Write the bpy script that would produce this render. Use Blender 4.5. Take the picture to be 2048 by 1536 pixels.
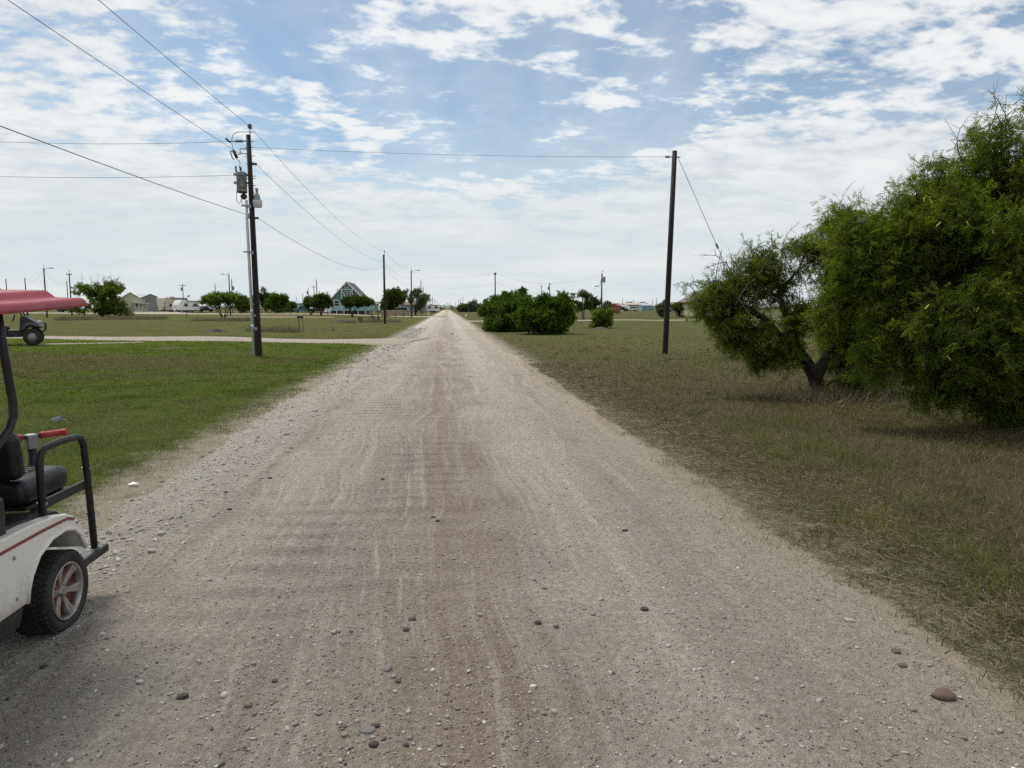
import bpy, bmesh, math, random
import numpy as np
from mathutils import Vector, Matrix

for _o in list(bpy.data.objects):
    bpy.data.objects.remove(_o)
S = bpy.context.scene
COL = S.collection
R = math.radians
PI = math.pi

# ------------------------------------------------------------------ camera
EYE = 1.75
FPX = 1400.0                       # focal length in pixels of a 2048 wide frame
YAW = R(5.27)
PITCH = math.atan(152 / 1400)
cam_d = bpy.data.cameras.new('camera')
cam_d.sensor_width = 36.0
cam_d.lens = 36.0 * FPX / 2048
cam_d.clip_start = 0.05
cam_d.clip_end = 9000
cam = bpy.data.objects.new('camera', cam_d)
COL.objects.link(cam)
cam.location = (0, 0, EYE)
cam.rotation_euler = (PI / 2 - PITCH, 0, -YAW)
S.camera = cam

# ------------------------------------------------------------------ light
SUN_EL, SUN_AZ = R(60), R(-42)     # ahead and to the left, high, behind thin cloud
sun_d = bpy.data.lights.new('sun', 'SUN')
sun_d.energy = 2.7
sun_d.angle = R(17)
sun_d.color = (1.0, 0.95, 0.87)
sun = bpy.data.objects.new('sun', sun_d)
COL.objects.link(sun)
_sv = Vector((math.sin(SUN_AZ) * math.cos(SUN_EL), math.cos(SUN_AZ) * math.cos(SUN_EL), math.sin(SUN_EL)))
sun.rotation_euler = _sv.to_track_quat('Z', 'Y').to_euler()
sun.location = (0, 0, 60)
S.view_settings.view_transform = 'Standard'
S.view_settings.look = 'None'
S.view_settings.gamma = 1.0
S.view_settings.use_curve_mapping = False
S.view_settings.exposure = 0.1
S.render.engine = 'CYCLES'
S.cycles.use_denoising = False
S.cycles.use_adaptive_sampling = True
S.cycles.adaptive_threshold = 0.015
S.cycles.max_bounces = 6
S.cycles.transparent_max_bounces = 8


# ------------------------------------------------------------------ node helper
class N:
    def __init__(self, nt):
        self.nt = nt

    def node(self, t, **kw):
        n = self.nt.nodes.new(t)
        for k, v in kw.items():
            setattr(n, k, v)
        return n

    def put(self, sock, v):
        if hasattr(v, 'is_linked') or isinstance(v, bpy.types.NodeSocket):
            self.nt.links.new(v, sock)
        else:
            if sock.type == 'RGBA' and len(v) == 3:
                v = (*v, 1)
            sock.default_value = v

    def m(self, op, a, b=None, c=None, clamp=False):
        n = self.node('ShaderNodeMath', operation=op, use_clamp=clamp)
        self.put(n.inputs[0], a)
        if b is not None:
            self.put(n.inputs[1], b)
        if c is not None:
            self.put(n.inputs[2], c)
        return n.outputs[0]

    def ss(self, x, a, b, lo=0.0, hi=1.0):
        n = self.node('ShaderNodeMapRange', interpolation_type='SMOOTHSTEP')
        self.put(n.inputs[0], x)
        for i, v in enumerate((a, b, lo, hi)):
            self.put(n.inputs[i + 1], v)
        return n.outputs[0]

    def mix(self, f, a, b, mode='MIX'):
        n = self.node('ShaderNodeMix', data_type='RGBA', blend_type=mode)
        self.put(n.inputs[0], f)
        self.put(n.inputs[6], a)
        self.put(n.inputs[7], b)
        return n.outputs[2]

    def noise(self, vec, scale, detail=3.0, rough=0.55, dist=0.0, col=False):
        n = self.node('ShaderNodeTexNoise')
        self.put(n.inputs['Vector'], vec)
        n.inputs['Scale'].default_value = scale
        n.inputs['Detail'].default_value = detail
        n.inputs['Roughness'].default_value = rough
        n.inputs['Distortion'].default_value = dist
        return n.outputs['Color' if col else 'Fac']

    def voro(self, vec, scale, feature='F1', out='Distance', rnd=1.0):
        n = self.node('ShaderNodeTexVoronoi', feature=feature)
        self.put(n.inputs['Vector'], vec)
        n.inputs['Scale'].default_value = scale
        n.inputs['Randomness'].default_value = rnd
        return n.outputs[out]

    def ramp(self, f, stops, interp='LINEAR'):
        n = self.node('ShaderNodeValToRGB')
        n.color_ramp.interpolation = interp
        e = n.color_ramp.elements
        while len(e) < len(stops):
            e.new(0.5)
        for el, (p, c) in zip(e, stops):
            el.position = p
            el.color = (*c, 1)
        self.put(n.inputs[0], f)
        return n.outputs[0]

    def sep(self, v):
        n = self.node('ShaderNodeSeparateXYZ')
        self.put(n.inputs[0], v)
        return n.outputs

    def comb(self, x, y, z=0.0):
        n = self.node('ShaderNodeCombineXYZ')
        for i, v in enumerate((x, y, z)):
            self.put(n.inputs[i], v)
        return n.outputs[0]

    def mapv(self, v, scale=(1, 1, 1), loc=(0, 0, 0), rot=(0, 0, 0)):
        n = self.node('ShaderNodeMapping')
        self.put(n.inputs[0], v)
        n.inputs['Scale'].default_value = scale
        n.inputs['Location'].default_value = loc
        n.inputs['Rotation'].default_value = rot
        return n.outputs[0]

    def pos(self):
        return self.node('ShaderNodeNewGeometry').outputs['Position']

    def obj(self):
        return self.node('ShaderNodeTexCoord').outputs['Object']

    def island(self):
        return self.node('ShaderNodeNewGeometry').outputs['Random Per Island']

    def bump(self, h, strength=0.4, dist=0.02):
        n = self.node('ShaderNodeBump')
        n.inputs['Strength'].default_value = strength
        n.inputs['Distance'].default_value = dist
        self.put(n.inputs['Height'], h)
        return n.outputs[0]


# ------------------------------------------------------------------ sky
world = bpy.data.worlds.new('World')
S.world = world
world.use_nodes = True
world.node_tree.nodes.clear()
n = N(world.node_tree)
sky = n.node('ShaderNodeTexSky', sky_type='NISHITA')
sky.sun_disc = False
sky.sun_elevation = SUN_EL
sky.sun_rotation = SUN_AZ
sky.air_density = 1.0
sky.dust_density = 0.6
sky.ozone_density = 1.6
dirv = n.node('ShaderNodeTexCoord').outputs['Generated']
dx, dy, dz = n.sep(dirv)
zz = n.m('ADD', n.m('MAXIMUM', dz, 0.0), 0.16)
cu = n.m('DIVIDE', dx, zz)
cv = n.m('DIVIDE', dy, zz)
cp = n.comb(cu, cv, 0.0)
warp = n.noise(cp, 2.2, 2.0, 0.5, 0.0, True)
cpw = n.mix(0.10, cp, warp, 'ADD')
big = n.noise(n.mapv(cpw, (1.0, 0.9, 1), (5.3, 0.4, 0), (0, 0, R(20))), 0.85, 2.0, 0.5)
mid = n.noise(n.mapv(cpw, (1.0, 1.25, 1), (0.4, 2.2, 0), (0, 0, R(-24))), 3.6, 3.0, 0.55)
fin = n.noise(n.mapv(cpw, (1.0, 1.35, 1), (7.4, 5.2, 0), (0, 0, R(-24))), 11.0, 6.0, 0.6)
# more cloud to the left, to the upper right and low down; a clear lane between
side = n.m('ADD', n.ss(dx, -0.18, -0.52, 0.0, 0.17), n.ss(dx, 0.10, 0.40, 0.0, 0.12))
lane = n.ss(n.m('ABSOLUTE', n.m('ADD', dz, -0.27)), 0.02, 0.13, -0.03, 0.0)
low = n.ss(dz, 0.25, 0.12, 0.0, 0.16)
cov = n.m('ADD', n.m('ADD', n.m('MULTIPLY', big, 0.52), n.m('MULTIPLY', mid, 0.78)),
          n.m('ADD', n.m('MULTIPLY', fin, 0.55), n.m('ADD', n.m('ADD', side, lane), low)))
cloud = n.ss(cov, 0.86, 1.07)
thin = n.ss(n.noise(n.mapv(cpw, (1.5, 0.5, 1), (1, 4, 0), (0, 0, R(-40))), 1.1, 4.0, 0.6, 0.4), 0.30, 0.72, 0.0, 0.72)
cloud = n.m('MAXIMUM', cloud, n.m('MULTIPLY', thin, 0.7))
shade = n.ss(n.m('ADD', n.m('MULTIPLY', fin, 0.5), n.m('MULTIPLY', mid, 0.7)), 0.5, 0.72)
white = n.mix(shade, (6.6, 6.9, 7.2), (8.5, 8.6, 8.6))
veil = n.mix(n.ss(n.noise(n.mapv(cp, (0.5, 0.8, 1)), 1.6, 3.0, 0.5), 0.35, 0.7), (6.2, 6.9, 7.2), (7.4, 7.65, 7.7))
blue = n.mix(1.0, sky.outputs[0], (0.90, 1.04, 1.04), 'MULTIPLY')
col = n.mix(n.m('MULTIPLY', cloud, 0.95), blue, white)
col = n.mix(n.ss(dz, 0.27, 0.05, 0.0, 0.93), col, veil)
col = n.mix(n.ss(dz, 0.0, -0.05), col, (1.0, 1.0, 0.9))
bg = n.node('ShaderNodeBackground')
n.put(bg.inputs[0], col)
bg.inputs[1].default_value = 0.1
wo = n.node('ShaderNodeOutputWorld')
n.nt.links.new(bg.outputs[0], wo.inputs[0])

# ------------------------------------------------------------------ placing helpers
_fh = np.array([math.sin(YAW), math.cos(YAW), 0.0])
_rt = np.array([math.cos(YAW), -math.sin(YAW), 0.0])
_uz = np.array([0.0, 0.0, 1.0])
_f = _fh * math.cos(PITCH) - _uz * math.sin(PITCH)
_u = _uz * math.cos(PITCH) + _fh * math.sin(PITCH)


def sstep(x, a, b):
    t = np.clip((np.asarray(x, float) - a) / (b - a), 0, 1)
    return t * t * (3 - 2 * t)


def tz(x, y):
    """height of the land: flat by the road, rising half a metre far out at the sides"""
    x = np.asarray(x, float)
    y = np.asarray(y, float)
    far = 0.55 * sstep(y, 60, 190) * sstep(np.abs(x), 6, 26)
    near = sstep(np.abs(x), 3.6, 7.5) * (0.035 * np.sin(x * 0.55 + y * 0.21) + 0.03 * np.sin(y * 0.37 - x * 0.2 + 1.0)) * (1 - sstep(y, 80, 140))
    return far + near


def ray(px, py):
    return _f + _rt * (px - 1024) / FPX + _u * (768 - py) / FPX


def gp(px, py):
    """ground point seen at a place of the photo"""
    d = ray(px, py)
    z = 0.0
    for _ in range(12):
        t = (z - EYE) / d[2]
        p = d * t
        z = float(tz(p[0], p[1]))
    return Vector((p[0], p[1], z))


def spot(px, dist):
    """ground point in the direction of a photo column, at a distance ahead"""
    d = ray(px, 616)
    t = dist / (d @ _fh)
    p = d * t
    return Vector((p[0], p[1], float(tz(p[0], p[1]))))


def height(p, px, py):
    """world height of what shows at photo row py above ground point p"""
    dist = p.x * _fh[0] + p.y * _fh[1]
    d = ray(px, py)
    return EYE + d[2] * dist / (d @ _fh)


# ------------------------------------------------------------------ object helpers
def tag(o, label=None, cat=None, group=None, kind=None):
    if label:
        o['label'] = label
    if cat:
        o['category'] = cat
    if group:
        o['group'] = group
    if kind:
        o['kind'] = kind
    return o


def empty(name, loc=(0, 0, 0), rz=0.0, label=None, cat=None, group=None):
    o = bpy.data.objects.new(name, None)
    COL.objects.link(o)
    o.location = loc
    o.rotation_euler = (0, 0, rz)
    o.empty_display_size = 0.1
    return tag(o, label, cat, group)


def link(name, me, mat=None, parent=None):
    o = bpy.data.objects.new(name, me)
    COL.objects.link(o)
    if mat is not None and not me.materials:
        me.materials.append(mat)
    o.parent = parent
    return o


def copy_tree(o, parent=None):
    c = o.copy()
    COL.objects.link(c)
    c.parent = parent
    for ch in list(o.children):
        copy_tree(ch, c)
    return c


def fast_mesh(name, V, T, smooth=False):
    """mesh from an (n,3) vertex array and an (m,3) triangle array"""
    V = np.ascontiguousarray(V, dtype=np.float32)
    T = np.ascontiguousarray(T, dtype=np.int32)
    me = bpy.data.meshes.new(name)
    me.vertices.add(len(V))
    me.vertices.foreach_set('co', V.ravel())
    me.loops.add(T.size)
    me.loops.foreach_set('vertex_index', T.ravel())
    me.polygons.add(len(T))
    me.polygons.foreach_set('loop_start', np.arange(0, T.size, 3, dtype=np.int32))
    me.polygons.foreach_set('loop_total', np.full(len(T), 3, dtype=np.int32))
    if smooth:
        me.polygons.foreach_set('use_smooth', np.ones(len(T), dtype=bool))
    me.update(calc_edges=True)
    return me


class MB:
    """collects simple shapes, links them as one mesh object"""
    def __init__(self):
        self.v = []
        self.f = []

    def add(self, vs, fs):
        b = len(self.v)
        self.v += [tuple(p) for p in vs]
        self.f += [tuple(b + i for i in f) for f in fs]
        return self

    def box(self, c, s, rot=None):
        x, y, z = (k / 2 for k in s)
        vs = [Vector((i * x, j * y, k * z)) for k in (-1, 1) for j in (-1, 1) for i in (-1, 1)]
        if rot is not None:
            mt = rot if isinstance(rot, Matrix) else Matrix.Rotation(rot, 3, 'Z')
            vs = [mt @ p for p in vs]
        c = Vector(c)
        return self.add([p + c for p in vs], [(0, 2, 3, 1), (4, 5, 7, 6), (0, 1, 5, 4), (2, 6, 7, 3), (0, 4, 6, 2), (1, 3, 7, 5)])

    def tube(self, pts, r, k=8, caps=True, sq=False):
        pts = [Vector(p) for p in pts]
        rs = r if isinstance(r, (list, tuple)) else [r] * len(pts)
        vs, fs = [], []
        prev = None
        for i, p in enumerate(pts):
            t = (pts[min(i + 1, len(pts) - 1)] - pts[max(i - 1, 0)]).normalized()
            if prev is None:
                a = Vector((0, 0, 1)) if abs(t.z) < 0.9 else Vector((0, 1, 0))
                nx = t.cross(a).normalized()
            else:
                nx = (prev - t * prev.dot(t)).normalized()
            prev = nx
            ny = t.cross(nx)
            for j in range(k):
                a = 2 * PI * (j + (0.5 if sq else 0)) / k
                vs.append(p + (nx * math.cos(a) + ny * math.sin(a)) * rs[i])
        for i in range(len(pts) - 1):
            for j in range(k):
                fs.append((i * k + j, i * k + (j + 1) % k, (i + 1) * k + (j + 1) % k, (i + 1) * k + j))
        if caps:
            fs.append(tuple(range(k - 1, -1, -1)))
            fs.append(tuple((len(pts) - 1) * k + j for j in range(k)))
        return self.add(vs, fs)

    def lathe(self, prof, c=(0, 0, 0), axis='Z', k=24, caps=True):
        """prof: list of (radius, along axis)"""
        vs, fs = [], []
        c = Vector(c)
        for r_, h in prof:
            for j in range(k):
                a = 2 * PI * j / k
                p = (r_ * math.cos(a), r_ * math.sin(a), h)
                if axis == 'X':
                    p = (h, p[0], p[1])
                elif axis == 'Y':
                    p = (p[0], h, p[1])
                vs.append(Vector(p) + c)
        for i in range(len(prof) - 1):
            for j in range(k):
                fs.append((i * k + j, i * k + (j + 1) % k, (i + 1) * k + (j + 1) % k, (i + 1) * k + j))
        if caps:
            fs.append(tuple(range(k - 1, -1, -1)))
            fs.append(tuple((len(prof) - 1) * k + j for j in range(k)))
        return self.add(vs, fs)

    def prism(self, poly, axis, a, b):
        """poly: 2-D outline, extruded along axis from a to b; (X: y,z) (Y: x,z) (Z: x,y)"""
        def pt(p, h):
            return {'X': (h, p[0], p[1]), 'Y': (p[0], h, p[1]), 'Z': (p[0], p[1], h)}[axis]
        m_ = len(poly)
        vs = [pt(p, a) for p in poly] + [pt(p, b) for p in poly]
        fs = [tuple(range(m_)), tuple(range(2 * m_ - 1, m_ - 1, -1))]
        fs += [(i, i + m_, (i + 1) % m_ + m_, (i + 1) % m_) for i in range(m_)]
        return self.add(vs, fs)

    def build(self, name, mat=None, parent=None, smooth=False, bevel=0.0, seg=2):
        me = bpy.data.meshes.new(name)
        me.from_pydata(self.v, [], self.f)
        bm = bmesh.new()
        bm.from_mesh(me)
        bmesh.ops.recalc_face_normals(bm, faces=bm.faces)
        bm.to_mesh(me)
        bm.free()
        if smooth:
            for p in me.polygons:
                p.use_smooth = True
        o = link(name, me, mat, parent)
        if bevel:
            b = o.modifiers.new('bevel', 'BEVEL')
            b.width = bevel
            b.segments = seg
            b.limit_method = 'ANGLE'
            b.angle_limit = R(40)
            for p in me.polygons:
                p.use_smooth = True
            w = o.modifiers.new('wn', 'WEIGHTED_NORMAL')
            w.keep_sharp = True
        return o


# ------------------------------------------------------------------ materials
def new_mat(name):
    m_ = bpy.data.materials.new(name)
    m_.use_nodes = True
    nt = m_.node_tree
    nt.nodes.clear()
    out = nt.nodes.new('ShaderNodeOutputMaterial')
    return m_, N(nt), out


def surf(name, c1, c2=None, scale=6.0, rough=0.6, metal=0.0, bump=0.0, bscale=40.0, spec=0.4, stretch=(1, 1, 1), coat=0.0):
    """painted or weathered surface: two tones mixed by noise, fine relief"""
    m_, n, out = new_mat(name)
    b = n.node('ShaderNodeBsdfPrincipled')
    v = n.mapv(n.obj(), stretch)
    c2 = c2 or tuple(k * 0.8 for k in c1)
    f = n.ss(n.noise(v, scale, 5.0, 0.6), 0.35, 0.68)
    n.put(b.inputs['Base Color'], n.mix(f, c1, c2))
    n.put(b.inputs['Roughness'], n.ss(n.noise(v, scale * 2.3, 3.0), 0.3, 0.7, max(rough - 0.08, 0.03), min(rough + 0.1, 1)))
    b.inputs['Metallic'].default_value = metal
    b.inputs['Specular IOR Level'].default_value = spec
    b.inputs['Coat Weight'].default_value = coat
    if bump:
        n.put(b.inputs['Normal'], n.bump(n.noise(v, bscale, 4.0), bump, 0.01))
    n.nt.links.new(b.outputs[0], out.inputs[0])
    return m_


def leafmat(name, cols, trans=0.35, rough=0.6):
    """foliage: tone differs leaf by leaf, light passes through"""
    m_, n, out = new_mat(name)
    k = len(cols)
    f = n.island()
    c = n.ramp(f, [((i + 0.5) / k, c_) for i, c_ in enumerate(cols)])
    patch = n.ss(n.noise(n.pos(), 1.3, 2.0), 0.3, 0.7)
    c = n.mix(patch, c, n.mix(1.0, c, (0.72, 0.82, 0.8), 'MULTIPLY'))
    d = n.node('ShaderNodeBsdfDiffuse')
    n.put(d.inputs[0], c)
    t = n.node('ShaderNodeBsdfTranslucent')
    n.put(t.inputs[0], n.mix(1.0, c, (1.35, 1.5, 0.75), 'MULTIPLY'))
    x = n.node('ShaderNodeMixShader')
    x.inputs[0].default_value = trans
    n.nt.links.new(d.outputs[0], x.inputs[1])
    n.nt.links.new(t.outputs[0], x.inputs[2])
    n.nt.links.new(x.outputs[0], out.inputs[0])
    return m_


M = {}
M['creosote'] = surf('creosote_wood', (0.021, 0.014, 0.011), (0.010, 0.008, 0.007), 9, 0.75, bump=0.5, bscale=30, stretch=(6, 6, 0.5))
M['greypole'] = surf('weathered_pole_wood', (0.14, 0.12, 0.105), (0.08, 0.066, 0.056), 9, 0.85, bump=0.4, stretch=(6, 6, 0.5))
M['brownpole'] = surf('brown_pole_wood', (0.06, 0.042, 0.032), (0.03, 0.022, 0.018), 9, 0.85, bump=0.4, stretch=(6, 6, 0.5))
M['steel'] = surf('galvanised_steel', (0.36, 0.37, 0.38), (0.26, 0.27, 0.28), 30, 0.45, 0.7)
M['greytank'] = surf('grey_tank_enamel', (0.30, 0.32, 0.32), (0.24, 0.25, 0.25), 10, 0.4)
M['porcelain'] = surf('brown_porcelain', (0.06, 0.035, 0.03), (0.04, 0.025, 0.02), 10, 0.2)
M['polymer'] = surf('grey_polymer', (0.12, 0.12, 0.13), None, 10, 0.5)
M['wire'] = surf('dark_wire', (0.05, 0.05, 0.055), None, 3, 0.6)
M['palewire'] = surf('weathered_aluminium_wire', (0.12, 0.125, 0.13), None, 3, 0.6)
M['conduit'] = surf('grey_conduit', (0.76, 0.77, 0.80), (0.66, 0.67, 0.70), 5, 0.5)
M['lens'] = surf('lamp_acrylic', (0.6, 0.62, 0.62), (0.5, 0.52, 0.52), 20, 0.3)
M['bark'] = surf('grey_brown_bark', (0.060, 0.048, 0.040), (0.022, 0.018, 0.015), 12, 0.95, bump=1.0, bscale=40, spec=0.1)
M['twig'] = surf('grey_dead_twig', (0.17, 0.15, 0.135), (0.10, 0.085, 0.075), 8, 0.95, spec=0.1)
M['white'] = surf('white_paint', (0.78, 0.78, 0.76), (0.70, 0.70, 0.67), 3, 0.5)
M['black'] = surf('black_paint', (0.012, 0.012, 0.013), (0.02, 0.02, 0.02), 20, 0.45, bump=0.05)
M['dark'] = surf('dark_glass', (0.02, 0.024, 0.028), (0.03, 0.035, 0.04), 2, 0.15, spec=0.6)
M['rust'] = surf('rusty_steel', (0.10, 0.055, 0.04), (0.05, 0.035, 0.03), 14, 0.85)

# mesquite foliage etc.
M['mesquite'] = leafmat('mesquite_leaves', [(0.085, 0.112, 0.016), (0.145, 0.180, 0.024), (0.235, 0.275, 0.038), (0.105, 0.135, 0.020)], 0.5)
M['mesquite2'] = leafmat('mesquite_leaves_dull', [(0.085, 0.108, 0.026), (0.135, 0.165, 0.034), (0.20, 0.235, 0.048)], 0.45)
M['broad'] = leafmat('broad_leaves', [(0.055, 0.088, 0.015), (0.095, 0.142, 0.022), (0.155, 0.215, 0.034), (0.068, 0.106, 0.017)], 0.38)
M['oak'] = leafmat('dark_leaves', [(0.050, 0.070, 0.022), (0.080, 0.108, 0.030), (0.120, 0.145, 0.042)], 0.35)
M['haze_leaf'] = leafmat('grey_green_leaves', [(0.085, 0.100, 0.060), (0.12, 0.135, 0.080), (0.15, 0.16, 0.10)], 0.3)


# ------------------------------------------------------------------ ground colour shared by soil and blades
def turf_colour(n, blade=False):
    """colour of the turf at a place: lush left lawn, olive fields, dry right verge"""
    p = n.pos()
    x, y, z = n.sep(p)
    patch = n.noise(n.comb(x, y), 0.33, 4.0, 0.6, 0.4)
    small = n.noise(n.comb(x, y), 2.6, 4.0, 0.65)
    tone = n.noise(n.comb(x, y), 0.09, 3.0, 0.5)
    # left lawn
    lawn = n.mix(n.ss(small, 0.3, 0.7), (0.100, 0.146, 0.015), (0.145, 0.200, 0.022))
    brown = n.mix(n.ss(small, 0.3, 0.7), (0.115, 0.105, 0.040), (0.145, 0.128, 0.050))
    gx = n.m('DIVIDE', n.m('ADD', x, 13.5), 7.0)
    gy = n.m('DIVIDE', n.m('SUBTRACT', y, 24.0), 5.5)
    bare = n.m('POWER', 2.718, n.m('MULTIPLY', n.m('ADD', n.m('MULTIPLY', gx, gx), n.m('MULTIPLY', gy, gy)), -1.0))
    dryl = n.ss(n.m('ADD', patch, n.m('MULTIPLY', bare, 0.33)), 0.56, 0.74)
    lawn = n.mix(n.ss(n.noise(n.comb(x, y), 0.9, 3.0), 0.42, 0.66, 0.0, 0.55), lawn, (0.055, 0.088, 0.012))
    lawn = n.mix(n.m('MULTIPLY', dryl, 0.85), lawn, brown)
    # field behind the crossing track
    field = n.mix(n.ss(n.noise(n.comb(x, n.m('MULTIPLY', y, 0.6)), 0.5, 5.0, 0.6), 0.32, 0.68), (0.088, 0.105, 0.024), (0.145, 0.152, 0.040))
    field = n.mix(n.ss(tone, 0.42, 0.66, 0.0, 0.75), field, (0.125, 0.108, 0.050))
    left = n.mix(n.ss(n.m('ADD', y, n.m('MULTIPLY', x, 0.26)), 37.0, 39.0), lawn, field)
    # right side: olive further off, brown and dry near the trees and the road
    rbase = n.mix(n.ss(small, 0.3, 0.72), (0.118, 0.110, 0.042), (0.175, 0.160, 0.066))
    rgreen = n.mix(n.ss(small, 0.3, 0.7), (0.092, 0.116, 0.026), (0.145, 0.168, 0.042))
    rbrown = n.mix(n.ss(small, 0.3, 0.7), (0.102, 0.080, 0.048), (0.165, 0.130, 0.080))
    right = n.mix(n.ss(patch, 0.45, 0.62), rbase, rgreen)
    drymask = n.ss(n.m('ADD', patch, n.ss(y, 9.0, 26.0, 0.17, -0.16)), 0.47, 0.62)
    right = n.mix(n.m('MULTIPLY', drymask, 0.6), right, rbrown)
    right = n.mix(n.ss(y, 30.0, 60.0, 0.0, 0.75), right, n.mix(n.ss(patch, 0.35, 0.65), (0.085, 0.098, 0.032), (0.118, 0.120, 0.044)))
    c = n.mix(n.ss(x, -0.5, 0.5), left, right)
    # strawy edge along the road
    ax = n.m('ABSOLUTE', n.m('ADD', x, 0.28))
    edge = n.ss(n.m('ADD', ax, n.m('MULTIPLY', small, -1.3)), 2.5, 1.75)
    edge = n.m('MULTIPLY', edge, n.ss(y, 150.0, 250.0, 1.0, 0.0))
    straw = n.mix(n.ss(small, 0.3, 0.7), (0.150, 0.118, 0.074), (0.23, 0.190, 0.125))
    c = n.mix(n.m('MULTIPLY', edge, 0.8), c, straw)
    ap = None
    if not blade:
        ap = n.ss(n.m('ADD', ax, n.m('ADD', n.m('MULTIPLY', small, -1.5), n.m('MULTIPLY', n.noise(n.comb(x, y), 9.0, 3.0), -0.8))), 2.45, 1.45)
    return c, small, patch, x, y, ap


m_, n, out = new_mat('turf_soil')
c, small, patch, gx_, gy_, apron = turf_colour(n)
pp = n.pos()
# bare soil shows between the blades close by; far off the turf closes up
thatch = n.noise(pp, 55.0, 4.0, 0.7)
c = n.mix(n.ss(gy_, 45.0, 14.0, 0.0, 0.45), c, n.mix(thatch, (0.075, 0.058, 0.040), (0.16, 0.13, 0.09)))
c = n.mix(n.ss(thatch, 0.25, 0.75, 0.35, 0.0), c, (0.03, 0.028, 0.015))
gr = n.noise(pp, 130.0, 4.0, 0.75)
c = n.mix(apron, c, n.mix(n.ss(gr, 0.28, 0.65), (0.22, 0.185, 0.145), (0.45, 0.395, 0.31)))
flow = n.voro(n.comb(gx_, gy_), 3.2)
c = n.mix(n.m('MULTIPLY', n.ss(flow, 0.10, 0.05), n.ss(gy_, 46.0, 50.0, 0.0, 0.3)), c, (0.36, 0.36, 0.22))
b = n.node('ShaderNodeBsdfPrincipled')
n.put(b.inputs['Base Color'], c)
b.inputs['Roughness'].default_value = 1.0
b.inputs['Specular IOR Level'].default_value = 0.05
b.inputs['Sheen Weight'].default_value = 0.0
b.inputs['Sheen Roughness'].default_value = 0.6
n.put(b.inputs['Sheen Tint'], (0.8, 0.85, 0.6))
hh = n.m('ADD', n.m('MULTIPLY', n.noise(pp, 7.0, 6.0, 0.75), 1.0), n.m('MULTIPLY', thatch, 0.35))
n.put(b.inputs['Normal'], n.bump(hh, 0.9, 0.10))
n.nt.links.new(b.outputs[0], out.inputs[0])
M['turf'] = m_


def blademat(name, straw_share, trans=0.35):
    m_, n, out = new_mat(name)
    c, small, patch, x, y, _ = turf_colour(n, True)
    f = n.island()
    c = n.mix(1.0, c, n.ramp(f, [(0.0, (0.82, 0.84, 0.8)), (0.5, (1.0, 1.0, 1.0)), (1.0, (1.2, 1.18, 1.1))]), 'MULTIPLY')
    dry = n.mix(n.m('FRACT', n.m('MULTIPLY', f, 7.31)), (0.15, 0.115, 0.075), (0.33, 0.28, 0.19))
    dsel = n.ss(n.m('ADD', n.m('FRACT', n.m('MULTIPLY', f, 13.7)), n.m('MULTIPLY', n.m('SUBTRACT', patch, 0.5), 0.9)), 1.0 - straw_share, 1.02 - straw_share)
    c = n.mix(dsel, c, dry)
    d = n.node('ShaderNodeBsdfDiffuse')
    n.put(d.inputs[0], c)
    t = n.node('ShaderNodeBsdfTranslucent')
    n.put(t.inputs[0], n.mix(1.0, c, (1.15, 1.25, 0.8), 'MULTIPLY'))
    xx = n.node('ShaderNodeMixShader')
    xx.inputs[0].default_value = trans
    n.nt.links.new(d.outputs[0], xx.inputs[1])
    n.nt.links.new(t.outputs[0], xx.inputs[2])
    n.nt.links.new(xx.outputs[0], out.inputs[0])
    return m_


M['blade_left'] = blademat('lawn_blades', 0.10)
M['blade_right'] = blademat('dry_grass_blades', 0.33)
M['weed'] = leafmat('dead_weed_stems', [(0.14, 0.112, 0.092), (0.20, 0.160, 0.130), (0.26, 0.215, 0.17)], 0.3)
M['straw'] = leafmat('dead_straw', [(0.20, 0.155, 0.10), (0.30, 0.245, 0.17), (0.38, 0.32, 0.24), (0.14, 0.10, 0.07)], 0.15)
M['greenblade'] = leafmat('yellow_green_grass', [(0.095, 0.125, 0.022), (0.14, 0.165, 0.035), (0.19, 0.18, 0.06), (0.26, 0.22, 0.10)], 0.4)


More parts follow.
